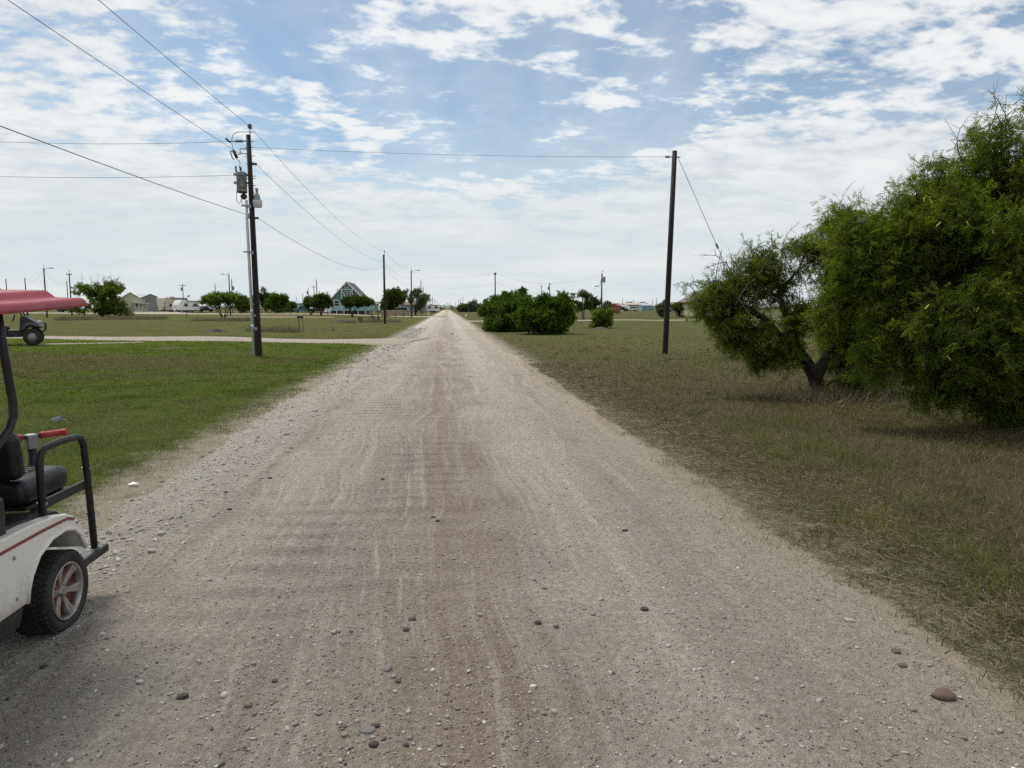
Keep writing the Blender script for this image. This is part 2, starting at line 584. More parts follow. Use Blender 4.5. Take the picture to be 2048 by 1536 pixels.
def road_material(name, sandy=0.0):
    """crushed shell and sand: wheel streaks along the road, pale flecks, dark chips"""
    m_, n, out = new_mat(name)
    p = n.pos()
    x, y, z = n.sep(p)
    xy = n.comb(x, y)
    streak = n.noise(n.comb(n.m('MULTIPLY', x, 1.0), n.m('MULTIPLY', y, 0.035)), 1.5, 5.0, 0.62, 0.25)
    wx = n.m('ADD', x, n.m('MULTIPLY', n.noise(n.comb(n.m('MULTIPLY', x, 0.3), n.m('MULTIPLY', y, 0.3)), 0.6, 2.0), 1.2))
    fine = n.noise(n.comb(wx, n.m('MULTIPLY', y, 0.03)), 7.0, 4.0, 0.65, 0.2)
    cloudy = n.noise(xy, 0.7, 5.0, 0.6, 0.3)
    grit = n.noise(p, 130.0, 4.0, 0.75)
    grit2 = n.noise(p, 38.0, 4.0, 0.7)
    clod = n.noise(p, 24.0, 5.0, 0.72)
    pink = n.mix(n.ss(cloudy, 0.35, 0.65), (0.375, 0.293, 0.235), (0.43, 0.352, 0.288))
    grey = n.mix(n.ss(cloudy, 0.35, 0.65), (0.45, 0.415, 0.372), (0.53, 0.497, 0.448))
    pale = (0.70, 0.665, 0.605)
    xm = n.m('ADD', x, n.m('MULTIPLY', n.m('SUBTRACT', cloudy, 0.5), 1.4))
    mid = n.m('ADD', n.ss(n.m('ABSOLUTE', n.m('ADD', xm, 0.10)), 0.75, 0.15), n.ss(n.m('ABSOLUTE', n.m('ADD', xm, 1.75)), 0.5, 0.1, 0.0, 0.5))
    mid = n.m('MULTIPLY', mid, n.ss(streak, 0.30, 0.60, 1.0, 0.25), clamp=True)
    c = n.mix(mid, grey, pink)
    c = n.mix(n.ss(fine, 0.50, 0.68, 0.0, 0.6), c, pale)
    fine2 = n.noise(n.comb(wx, n.m('MULTIPLY', y, 0.04)), 17.0, 3.0, 0.6, 0.15)
    c = n.mix(n.m('MULTIPLY', n.ss(fine2, 0.54, 0.66), n.ss(streak, 0.42, 0.62, 0.0, 0.75)), c, pale)
    c = n.mix(n.ss(fine, 0.46, 0.30, 0.0, 0.45), c, n.mix(1.0, c, (0.68, 0.66, 0.64), 'MULTIPLY'))
    c = n.mix(n.ss(n.m('ABSOLUTE', n.m('ADD', n.m('ABSOLUTE', n.m('ADD', xm, 0.25)), -1.25)), 0.55, 0.1, 0.0, 0.45), c, pale)
    c = n.mix(n.ss(n.m('ADD', x, n.m('MULTIPLY', cloudy, 0.8)), -1.4, -2.1, 0.0, 0.85), c, (0.62, 0.592, 0.54))
    c = n.mix(n.ss(n.m('ADD', x, n.m('MULTIPLY', cloudy, -1.2)), 0.9, 1.6, 0.0, 0.75), c, (0.56, 0.505, 0.42))
    # washboard: loose grit lies in the troughs, sand shows on the crests
    ph = n.m('ADD', n.m('MULTIPLY', y, 19.0), n.m('ADD', n.m('MULTIPLY', n.noise(xy, 0.9, 3.0), 8.0), n.m('MULTIPLY', x, 0.8)))
    wash = n.m('MULTIPLY', n.ss(n.m('SINE', ph), -0.5, 0.9), n.m('MULTIPLY', n.ss(n.m('ABSOLUTE', n.m('ADD', x, 0.8)), 1.3, 0.4), n.ss(n.noise(n.comb(x, n.m('MULTIPLY', y, 0.4)), 0.55, 3.0), 0.40, 0.58)))
    wash = n.m('MULTIPLY', wash, n.ss(y, 2.5, 5.0))
    c = n.mix(n.m('MULTIPLY', wash, 0.75), c, n.mix(1.0, c, (0.66, 0.65, 0.64), 'MULTIPLY'))
    blot = n.noise(xy, 2.3, 6.0, 0.7, 0.5)
    c = n.mix(n.ss(blot, 0.50, 0.70, 0.0, 0.40), c, n.mix(1.0, c, (0.66, 0.63, 0.60), 'MULTIPLY'))
    c = n.mix(n.ss(blot, 0.46, 0.28, 0.0, 0.35), c, (0.50, 0.435, 0.345))
    c = n.mix(1.0, c, (1.11, 1.065, 1.01), 'MULTIPLY')
    c = n.mix(sandy, c, (0.52, 0.45, 0.34))
    c = n.mix(n.ss(grit, 0.28, 0.60, 0.75, 0.0), c, n.mix(1.0, c, (0.42, 0.38, 0.36), 'MULTIPLY'))
    c = n.mix(n.ss(grit2, 0.52, 0.75, 0.0, 0.45), c, n.mix(1.0, c, (1.5, 1.5, 1.5), 'MULTIPLY'))
    c = n.mix(n.ss(clod, 0.42, 0.62, 0.5, 0.0), c, n.mix(1.0, c, (0.58, 0.56, 0.54), 'MULTIPLY'))
    v = n.node('ShaderNodeTexVoronoi')
    n.put(v.inputs['Vector'], p)
    v.inputs['Scale'].default_value = 62.0
    rnd = n.sep(v.outputs['Color'])
    fleck = n.m('MULTIPLY', n.ss(v.outputs['Distance'], 0.34, 0.22), n.m('GREATER_THAN', rnd[0], 0.80))
    c = n.mix(fleck, c, n.mix(rnd[1], (0.45, 0.42, 0.38), (0.80, 0.77, 0.70)))
    chip = n.m('MULTIPLY', n.ss(v.outputs['Distance'], 0.38, 0.25), n.m('LESS_THAN', rnd[0], 0.10))
    c = n.mix(chip, c, (0.085, 0.075, 0.07))
    b = n.node('ShaderNodeBsdfPrincipled')
    n.put(b.inputs['Base Color'], c)
    b.inputs['Roughness'].default_value = 0.8
    b.inputs['Specular IOR Level'].default_value = 0.25
    h = n.m('ADD', n.m('MULTIPLY', grit, 0.9), n.m('ADD', n.m('MULTIPLY', grit2, 1.3), n.m('MULTIPLY', n.m('ADD', fleck, chip), 0.5)))
    h = n.m('ADD', h, n.m('MULTIPLY', fine, 0.7))
    h = n.m('ADD', h, n.m('MULTIPLY', wash, -0.5))
    h = n.m('ADD', h, n.m('MULTIPLY', clod, 1.2))
    n.put(b.inputs['Normal'], n.bump(h, 1.0, 0.03))
    n.nt.links.new(b.outputs[0], out.inputs[0])
    return m_


M['road'] = road_material('crushed_shell_road')
M['track'] = road_material('pale_sand_track', 0.75)

# ------------------------------------------------------------------ scattering
rng = np.random.default_rng(7)


def vnoise(x, y, seed=0):
    """smooth value noise in the plane, 0..1"""
    x = np.asarray(x, float)
    y = np.asarray(y, float)
    xi = np.floor(x).astype(np.int64)
    yi = np.floor(y).astype(np.int64)
    fx = x - xi
    fy = y - yi
    fx = fx * fx * (3 - 2 * fx)
    fy = fy * fy * (3 - 2 * fy)

    def h(a, b):
        k = (a * 374761393 + b * 668265263 + seed * 1442695041) & 0xffffffff
        k = ((k ^ (k >> 13)) * 1274126177) & 0xffffffff
        return ((k ^ (k >> 16)) & 0xffff) / 65535.0
    return (h(xi, yi) * (1 - fx) + h(xi + 1, yi) * fx) * (1 - fy) + (h(xi, yi + 1) * (1 - fx) + h(xi + 1, yi + 1) * fx) * fy


def fbm(x, y, seed=0, o=4):
    s, a, t = 0, 1.0, 0
    for k in range(o):
        s = s + a * vnoise(x * 2 ** k, y * 2 ** k, seed + k)
        t += a
        a *= 0.55
    return s / t


def frames(D, rng, up=None):
    """orthonormal frames whose second axis is D (n,3); random roll"""
    D = D / np.linalg.norm(D, axis=1, keepdims=True)
    A = rng.normal(size=D.shape)
    X = np.cross(D, A)
    X /= np.linalg.norm(X, axis=1, keepdims=True) + 1e-9
    Z = np.cross(X, D)
    return X, D, Z


def stamp(tv, tt, P, X, Y, Z, sx, sy, sz):
    """copies of a template (tv verts, tt tris) in given frames -> V, T"""
    tv = np.asarray(tv, float)
    tt = np.asarray(tt, int)
    k = len(P)
    V = (P[:, None, :] + tv[None, :, 0:1] * (X * np.reshape(sx, (-1, 1)))[:, None, :]
         + tv[None, :, 1:2] * (Y * np.reshape(sy, (-1, 1)))[:, None, :]
         + tv[None, :, 2:3] * (Z * np.reshape(sz, (-1, 1)))[:, None, :])
    T = tt[None, :, :] + (np.arange(k) * len(tv))[:, None, None]
    return V.reshape(-1, 3), T.reshape(-1, 3)


def join(parts):
    Vs, Ts, b = [], [], 0
    for V, T in parts:
        Vs.append(V)
        Ts.append(T + b)
        b += len(V)
    return np.concatenate(Vs), np.concatenate(Ts)


# ------------------------------------------------------------------ the ground
def graded(near, step, far, grow=1.18):
    a = list(np.arange(0, near, step))
    s = step
    while a[-1] < far:
        s *= grow
        a.append(a[-1] + s)
    return np.array(a)


def grid_mesh(name, xs, ys, zf, smooth=True):
    gx, gy = np.meshgrid(xs, ys)
    V = np.stack([gx, gy, zf(gx, gy)], -1).reshape(-1, 3)
    w, h = len(xs), len(ys)
    i = np.arange(w * h).reshape(h, w)
    q = np.stack([i[:-1, :-1], i[:-1, 1:], i[1:, 1:], i[1:, :-1]], -1).reshape(-1, 4)
    T = np.concatenate([q[:, [0, 1, 2]], q[:, [0, 2, 3]]])
    return fast_mesh(name, V, T, smooth)


_gx = graded(30, 0.6, 4200)
xs = np.concatenate([-_gx[:0:-1], _gx])
ys = np.concatenate([-graded(6, 1.5, 300)[:0:-1], graded(70, 0.6, 4800, 1.12)])
ground = link('ground', grid_mesh('ground', xs, ys, lambda x, y: tz(x, y)), M['turf'])
tag(ground, kind='structure')

ROAD_C, ROAD_H = -0.30, 2.68


def zroad(x, y):
    a = np.abs(x - ROAD_C) / ROAD_H
    z = 0.045 * (1 - a ** 3)
    z = z + 0.030 * (fbm(x * 0.9, y * 0.55, 11) - 0.5) * sstep(a, 0.55, 1.0) + 0.016 * (fbm(x * 3.1, y * 2.3, 5) - 0.5)
    wheel = np.exp(-((x + 1.15) / 0.42) ** 2) + np.exp(-((x - 0.75) / 0.42) ** 2)
    z = z - 0.010 * wheel
    ripple = np.sin(y * 2 * PI / 0.33 + 2.2 * fbm(x * 0.8, y * 0.5, 3) * PI + 0.5 * x)
    rmask = np.exp(-((x + 0.75) / 0.85) ** 2) * sstep(y, 3.0, 5.0) * sstep(fbm(x * 0.5, y * 0.16, 21), 0.30, 0.5)
    z = z + 0.012 * ripple * rmask
    z = z + 0.004 * np.sin(x * 31 + 3 * vnoise(x * 2, y * 0.2, 9)) * sstep(vnoise(x * 1.2, y * 0.08, 31), 0.5, 0.8)
    return z


_ry = np.concatenate([np.arange(-8, 1.5, 0.4), np.arange(1.5, 11, 0.045), np.arange(11, 26, 0.11), 26 + graded(20, 0.4, 410, 1.06)])
road = link('road', grid_mesh('road', np.linspace(-3.8, 3.1, 112), _ry, zroad), M['road'])
tag(road, kind='structure')


def strip(name, pts, half, mat, crown=0.05, seed=1, nx=22):
    """a raised ribbon of sand along a polyline whose edges sink into the ground unevenly"""
    pts = np.array([(p[0], p[1]) for p in pts], float)
    seg = np.r_[0, np.cumsum(np.linalg.norm(np.diff(pts, axis=0), axis=1))]
    L = np.arange(0, seg[-1], 0.5)
    cx = np.interp(L, seg, pts[:, 0])
    cy = np.interp(L, seg, pts[:, 1])
    hw = np.interp(L, seg, half) if hasattr(half, '__len__') else np.full(len(L), half)
    tx, ty = np.gradient(cx), np.gradient(cy)
    tl = np.hypot(tx, ty)
    nxv, nyv = -ty / tl, tx / tl
    w = np.linspace(-1.45, 1.45, nx)
    X = cx[:, None] + nxv[:, None] * w * hw[:, None]
    Y = cy[:, None] + nyv[:, None] * w * hw[:, None]
    Z = tz(X, Y) + crown * (1 - np.abs(w)[None, :] ** 2.5) + 0.05 * (fbm(X * 0.6, Y * 0.6, seed) - 0.5)
    V = np.stack([X, Y, Z], -1).reshape(-1, 3)
    i = np.arange(len(L) * nx).reshape(len(L), nx)
    q = np.stack([i[:-1, :-1], i[:-1, 1:], i[1:, 1:], i[1:, :-1]], -1).reshape(-1, 4)
    T = np.concatenate([q[:, [0, 1, 2]], q[:, [0, 2, 3]]])
    return tag(link(name, fast_mesh(name, V, T, True), mat), kind='structure')


DRIVE = [(-60, 50.5), (-25, 44.4), (-10.5, 40.0), (-4.6, 38.2), (-1.5, 37.6)]
drive = strip('driveway', DRIVE, [2.0, 2.0, 2.1, 2.6, 5.0], M['track'], 0.06, 2)
p0, p1, p2 = gp(40, 690), gp(150, 687), gp(300, 684)
strip('path', [p0, p1, p2], [0.45, 0.4, 0.2], M['track'], 0.03, 4)
strip('lane', [spot(0, 175), spot(300, 160), spot(480, 150), spot(640, 150), spot(840, 140), (-1, 138)], [4, 6, 3, 2.2, 1.8, 3], M['track'], 0.10, 6)
strip('lane', [spot(230, 205), spot(390, 172)], [5, 4], M['track'], 0.15, 8)
strip('lane', [(0, 94), (10, 95), spot(1180, 96), spot(1400, 98), spot(1700, 100), spot(2100, 104)], [3, 1.6, 1.3, 1.2, 1.2, 1.2], M['track'], 0.05, 9)
# worn soil in front of the A-frame house
pm = gp(560, 634)
strip('path', [(pm.x - 9, pm.y), (pm.x, pm.y + 1), (pm.x + 9, pm.y + 1)], [1.5, 4.0, 1.2], surf('red_brown_dirt', (0.33, 0.235, 0.16), (0.26, 0.18, 0.125), 0.4, 0.95), 0.06, 12)


# ------------------------------------------------------------------ grass
def polar(kk, r0, r1, rng, half=R(47)):
    r_ = r0 * (r1 / r0) ** rng.random(kk)
    a = YAW + (rng.random(kk) * 2 - 1) * half
    return r_ * np.sin(a), r_ * np.cos(a), r_


def drive_dist(x, y):
    yy = np.interp(x, [p[0] for p in DRIVE], [p[1] for p in DRIVE])
    hw = np.interp(x, [p[0] for p in DRIVE], [2.0, 2.0, 2.1, 2.6, 4.0])
    return np.abs(y - yy) - hw


BLADE1 = ([(-0.5, 0, 0), (0.5, 0, 0), (0.1, 1, 0.25)], [(0, 1, 2)])
BLADE3 = ([(-0.5, 0, 0), (0.5, 0, 0), (-0.36, 0.55, 0.12), (0.40, 0.55, 0.12), (0.0, 1.0, 0.45)], [(0, 1, 3), (0, 3, 2), (2, 3, 4)])


def blades(x, y, hgt, wid, rng, lean=0.45, tmpl=BLADE1, z=None):
    k = len(x)
    P = np.stack([x, y, tz(x, y) if z is None else z], -1)
    D = np.stack([rng.normal(size=k) * lean, rng.normal(size=k) * lean, np.ones(k)], -1)
    X, Y, Z = frames(D, rng)
    return stamp(tmpl[0], tmpl[1], P - np.array([0, 0, 0.004]), X, Y, Z, wid, hgt, hgt)


# left lawn
x, y, r_ = polar(560000, 4.0, 46, rng)
edge = -3.0 + 0.8 * (fbm(x * 1.6, y * 1.2, 41) - 0.5) * 2
fade = sstep(edge - x, -0.15, 0.7)
keep = (x < -2.3) & (drive_dist(x, y) > -0.1) & (rng.random(len(x)) < np.clip(fade + 0.04, 0, 1))
keep &= ~((y > 38) & (rng.random(len(x)) < 0.2 + 0.75 * sstep(y, 38, 46)))
x, y, r_ = x[keep], y[keep], r_[keep]
h_ = (0.030 + 0.022 * rng.random(len(x))) * (0.75 + 0.7 * fbm(x * 1.4, y * 1.4, 3)) * np.where(r_ > 15, 1.25, 1.0)
w_ = 0.0042 * np.maximum(1, r_ / 6.5)
V, T = blades(x, y, h_, w_, rng, 0.6)
lawn = link('lawn_grass', fast_mesh('lawn_grass', V, T), M['blade_left'])
tag(lawn, 'short green mown grass covering the lawn left of the road', 'grass', kind='stuff')

# right verge and field
x, y, r_ = polar(500000, 1.9, 50, rng, R(56))
edge = 2.42 + 0.5 * (fbm(x * 1.1, y * 0.9, 43) - 0.5) * 2
fade = sstep(x - edge + 1.5 * (fbm(x * 1.9, y * 1.5, 57) - 0.5), -0.15, 1.1) * (1 - 0.85 * sstep(y, 34, 49))
keep = (x > 1.9) & (rng.random(len(x)) < np.clip(fade * (0.35 + 0.95 * fbm(x * 0.9, y * 0.9, 77)) + 0.02, 0, 1))
x, y, r_ = x[keep], y[keep], r_[keep]
far_e = sstep(x - 2.5, 0.2, 2.2)
h_ = (0.045 + 0.075 * rng.random(len(x)) ** 2.0 * far_e) * (0.6 + 0.9 * fbm(x * 0.8, y * 0.8, 9))
h_ = h_ * (1 - 0.4 * sstep(y, 18, 28))
w_ = 0.0040 * np.maximum(1, r_ / 6.0)
V, T = blades(x, y, h_, w_, rng, 0.62, BLADE3)
field = link('dry_grass', fast_mesh('dry_grass', V, T), M['blade_right'])
tag(field, 'dry olive and brown grass covering the field right of the road', 'grass', kind='stuff')

# taller yellow green blades in a band along the right verge
cx = rng.uniform(3.0, 6.5, 150)
cy = rng.uniform(3.2, 11.0, 150)
okc = np.abs(cx - (3.2 + 0.22 * (cy - 3.0))) < 0.65
cx, cy = cx[okc], cy[okc]
k = 42
x = (cx[:, None] + rng.normal(size=(len(cx), k)) * 0.15).ravel()
y = (cy[:, None] + rng.normal(size=(len(cx), k)) * 0.18).ravel()
V, T = blades(x, y, 0.08 + 0.12 * rng.random(len(x)), np.full(len(x), 0.005), rng, 0.35, BLADE3)
tag(link('tall_grass', fast_mesh('tall_grass', V, T), M['greenblade']), 'taller yellow green grass blades in a band along the right verge', 'grass', kind='stuff')

# broad leaved weed tufts dotted over lawn and verge
def tufts(label, cx, cy, k, mat, hgt, seed):
    g_ = np.random.default_rng(seed)
    x = (cx[:, None] + g_.normal(size=(len(cx), k)) * 0.09).ravel()
    y = (cy[:, None] + g_.normal(size=(len(cx), k)) * 0.09).ravel()
    V, T = blades(x, y, hgt * (0.5 + g_.random(len(x))), 0.0065 * np.maximum(1, np.hypot(x, y) / 8), g_, 0.9, BLADE3)
    tag(link('weed_tufts', fast_mesh('weed_tufts', V, T), M[mat]), label, 'weeds', kind='stuff')


x, y, r_ = polar(2600, 5.0, 36, rng)
sel = (x < -3.6) & (y + 0.26 * x < 36) & (fbm(x * 0.5, y * 0.5, 61) > 0.52)
tufts('darker weed tufts dotted over the left lawn', x[sel], y[sel], 16, 'broad', 0.06, 71)
x, y, r_ = polar(2600, 3.0, 40, rng)
sel = (x > 2.3 + rng.random(len(x)) * 1.2) & (fbm(x * 0.6, y * 0.6, 67) > 0.53)
tufts('dark green weed tufts dotted over the right verge', x[sel], y[sel], 22, 'oak', 0.055, 72)

# dead straw lying along the edge of the right verge
kk = 32000
y = 0.9 * (22 / 0.9) ** rng.random(kk)
x = 2.55 + np.abs(rng.normal(size=kk)) * 0.75 + 0.35 * (fbm(y * 0.9, y * 0, 5) - 0.5)
P = np.stack([x, y, tz(x, y) + 0.008 + 0.02 * rng.random(kk)], -1)
D = np.stack([rng.normal(size=kk), rng.normal(size=kk), rng.normal(size=kk) * 0.16], -1)
X, Y, Z = frames(D, rng)
V, T = stamp([(-0.5, -0.5, 0), (0.5, -0.5, 0), (0.3, 0.5, 0.1)], [(0, 1, 2)], P, X, Y, Z, 0.004 * np.maximum(1, y / 6), 0.05 + 0.12 * rng.random(kk), 0.05)
tag(link('straw_litter', fast_mesh('straw_litter', V, T), M['straw']), 'dead straw strewn along the edge of the right verge', 'straw', kind='stuff')


def weeds(label, boxes, kk, hgt, mat, wid=0.02, lean=0.5, seed=1):
    """a ragged strip of standing dead weeds"""
    g = np.random.default_rng(seed)
    xs_, ys_, hs = [], [], []
    for (a, b_, hw, wt) in boxes:
        m0 = int(kk * wt)
        t = g.random(m0)
        q = g.normal(size=m0) * hw
        dx_, dy_ = b_[0] - a[0], b_[1] - a[1]
        L = math.hypot(dx_, dy_)
        x = a[0] + dx_ * t - dy_ / L * q
        y = a[1] + dy_ * t + dx_ / L * q
        clump = fbm(x * 0.7, y * 0.7, seed)
        kp = g.random(m0) < sstep(clump, 0.38, 0.68) * 0.75
        xs_.append(x[kp])
        ys_.append(y[kp])
        hs.append((hgt * (0.35 + 0.9 * clump) * (0.5 + 0.7 * g.random(m0)))[kp])
    x, y, h_ = np.concatenate(xs_), np.concatenate(ys_), np.concatenate(hs)
    V, T = blades(x, y, h_, np.full(len(x), wid), g, lean, BLADE1)
    return tag(link('dead_weeds', fast_mesh('dead_weeds', V, T), mat), label, 'weeds', kind='stuff')


def q(px, py):
    p = gp(px, py)
    return (p.x, p.y)


weeds('strip of brown dead weeds round the mailbox posts', [(q(500, 662), q(655, 664), 0.7, 1)], 5200, 0.62, M['weed'], 0.03, 0.5, 2)
weeds('strip of brown dead weeds under the leaning tree by the cart roof', [(q(110, 641), q(330, 638), 1.6, 1)], 6500, 0.75, M['weed'], 0.06, 0.5, 3)
weeds('strip of brown dead weeds under the umbrella shaped tree', [(q(395, 642), q(505, 642), 1.2, 1)], 4200, 0.7, M['weed'], 0.06, 0.5, 4)
weeds('matted dead grass at the foot of the leaning mesquite', [((6.3, 13.0), (9.6, 14.2), 0.7, 0.5), ((8.8, 15.8), (12.5, 17.5), 0.9, 0.5)], 7000, 0.42, M['straw'], 0.012, 0.75, 5)
weeds('low dead weeds round the pole behind the brush pile', [(q(690, 646), q(800, 645), 0.9, 1)], 2600, 0.5, M['weed'], 0.05, 0.5, 6)

# ------------------------------------------------------------------ loose stone on the road
_phi = (1 + 5 ** 0.5) / 2
ICO_V = np.array([(-1, _phi, 0), (1, _phi, 0), (-1, -_phi, 0), (1, -_phi, 0), (0, -1, _phi), (0, 1, _phi), (0, -1, -_phi), (0, 1, -_phi), (_phi, 0, -1), (_phi, 0, 1), (-_phi, 0, -1), (-_phi, 0, 1)]) / math.hypot(1, _phi)
ICO_F = np.array([(0, 11, 5), (0, 5, 1), (0, 1, 7), (0, 7, 10), (0, 10, 11), (1, 5, 9), (5, 11, 4), (11, 10, 2), (10, 7, 6), (7, 1, 8), (3, 9, 4), (3, 4, 2), (3, 2, 6), (3, 6, 8), (3, 8, 9), (4, 9, 5), (2, 4, 11), (6, 2, 10), (8, 6, 7), (9, 8, 1)])
OCT_V = np.array([(1, 0, 0), (-1, 0, 0), (0, 1, 0), (0, -1, 0), (0, 0, 1), (0, 0, -1)], float)
OCT_F = np.array([(0, 2, 4), (2, 1, 4), (1, 3, 4), (3, 0, 4), (2, 0, 5), (1, 2, 5), (3, 1, 5), (0, 3, 5)])


def stonemat(name, stops, rough=0.85):
    m_, n, out = new_mat(name)
    b = n.node('ShaderNodeBsdfPrincipled')
    c = n.ramp(n.island(), stops, 'CONSTANT')
    c = n.mix(n.noise(n.pos(), 90, 3.0), c, n.mix(1.0, c, (0.6, 0.6, 0.6), 'MULTIPLY'))
    n.put(b.inputs['Base Color'], c)
    b.inputs['Roughness'].default_value = rough
    n.nt.links.new(b.outputs[0], out.inputs[0])
    return m_


M['gravel'] = stonemat('mixed_gravel', [(0, (0.36, 0.325, 0.285)), (0.25, (0.28, 0.245, 0.21)), (0.45, (0.44, 0.40, 0.35)), (0.64, (0.56, 0.53, 0.47)), (0.86, (0.70, 0.67, 0.61)), (0.91, (0.15, 0.135, 0.125)), (0.96, (0.27, 0.20, 0.15))])
M['edgegravel'] = stonemat('pale_edge_gravel', [(0, (0.40, 0.37, 0.33)), (0.25, (0.47, 0.44, 0.40)), (0.5, (0.32, 0.30, 0.27)), (0.7, (0.56, 0.54, 0.49)), (0.93, (0.18, 0.17, 0.16))])


def pebbles(x, y, size, tv, tt, g, flat=(0.45, 0.95)):
    k = len(x)
    z = np.maximum(zroad(x, y), tz(x, y) - 0.002)
    a = g.random(k) * 2 * PI
    tilt = g.normal(size=(k, 2)) * 0.22
    X = np.stack([np.cos(a), np.sin(a), tilt[:, 0]], -1)
    Y = np.stack([-np.sin(a), np.cos(a), tilt[:, 1]], -1)
    Z = np.cross(X, Y)
    Z /= np.linalg.norm(Z, axis=1, keepdims=True)
    sx = size * (0.8 + 0.7 * g.random(k))
    sy = size * (0.55 + 0.45 * g.random(k))
    sz = size * (flat[0] + (flat[1] - flat[0]) * g.random(k)) * 0.8
    P = np.stack([x, y, z + sz * 0.35], -1)
    V, T = stamp(tv, tt, P, X, Y, Z, sx, sy, sz)
    V = V + g.normal(size=V.shape) * np.repeat(size * 0.13, len(tv))[:, None]
    return V, T


g = np.random.default_rng(17)
x, y, r_ = polar(62000, 1.9, 26, g)
keep = (x > -3.1) & (x < 2.6)
x, y, r_ = x[keep], y[keep], r_[keep]
dens = 0.25 + 0.9 * sstep(fbm(x * 1.6, y * 0.35, 91), 0.35, 0.65) + 0.5 * sstep(-x, 1.8, 2.6)
keep = g.random(len(x)) < dens
x, y, r_ = x[keep], y[keep], r_[keep]
size = 0.0035 * np.exp(g.normal(size=len(x)) * 0.42) * np.maximum(1, r_ / 5.5) ** 0.8
Va, Ta = pebbles(x, y, size, OCT_V, OCT_F, g, (0.3, 0.8))
x, y, r_ = polar(5200, 1.9, 30, g)
keep = (x > -3.1) & (x < 2.5)
x, y, r_ = x[keep], y[keep], r_[keep]
size = 0.0075 * np.exp(g.normal(size=len(x)) * 0.35)
Vb, Tb = pebbles(x, y, size, ICO_V, ICO_F, g)
V, T = join([(Va, Ta), (Vb, Tb)])
tag(link('gravel', fast_mesh('gravel', V, T), M['gravel']), 'loose shell and gravel bits strewn over the road', 'gravel', kind='stuff')

yy = 4.5 * (60 / 4.5) ** g.random(6500)
xx = -2.62 + 0.34 * g.normal(size=len(yy)) + 0.15
size = 0.0075 * np.exp(g.normal(size=len(yy)) * 0.5) * np.maximum(1, yy / 14)
V, T = pebbles(xx, yy, size, ICO_V, ICO_F, g, (0.3, 0.75))
tag(link('gravel', fast_mesh('edge_gravel', V, T), M['edgegravel']), 'coarse pale gravel banked along the left edge of the road', 'gravel', kind='stuff')


# single stones that can be picked out on the road
def stone_mesh(seed):
    g_ = np.random.default_rng(seed)
    bm = bmesh.new()
    bmesh.ops.create_icosphere(bm, subdivisions=2, radius=1.0)
    off = g_.normal(size=3) * 5
    for v_ in bm.verts:
        c_ = np.array(v_.co)
        d_ = 1 + 0.6 * (fbm(c_[0] * 1.2 + off[0] + c_[2], c_[1] * 1.2 + off[1], seed, 3) - 0.5) * 2
        v_.co = v_.co * d_
        for ax in range(3):                       # a few flattened, broken faces
            lim = 0.72 + 0.2 * math.sin(seed * 3.1 + ax)
            if v_.co[ax] > lim:
                v_.co[ax] = lim
    for f_ in bm.faces:
        f_.smooth = True
    me = bpy.data.meshes.new('stone')
    bm.to_mesh(me)
    bm.free()
    return me


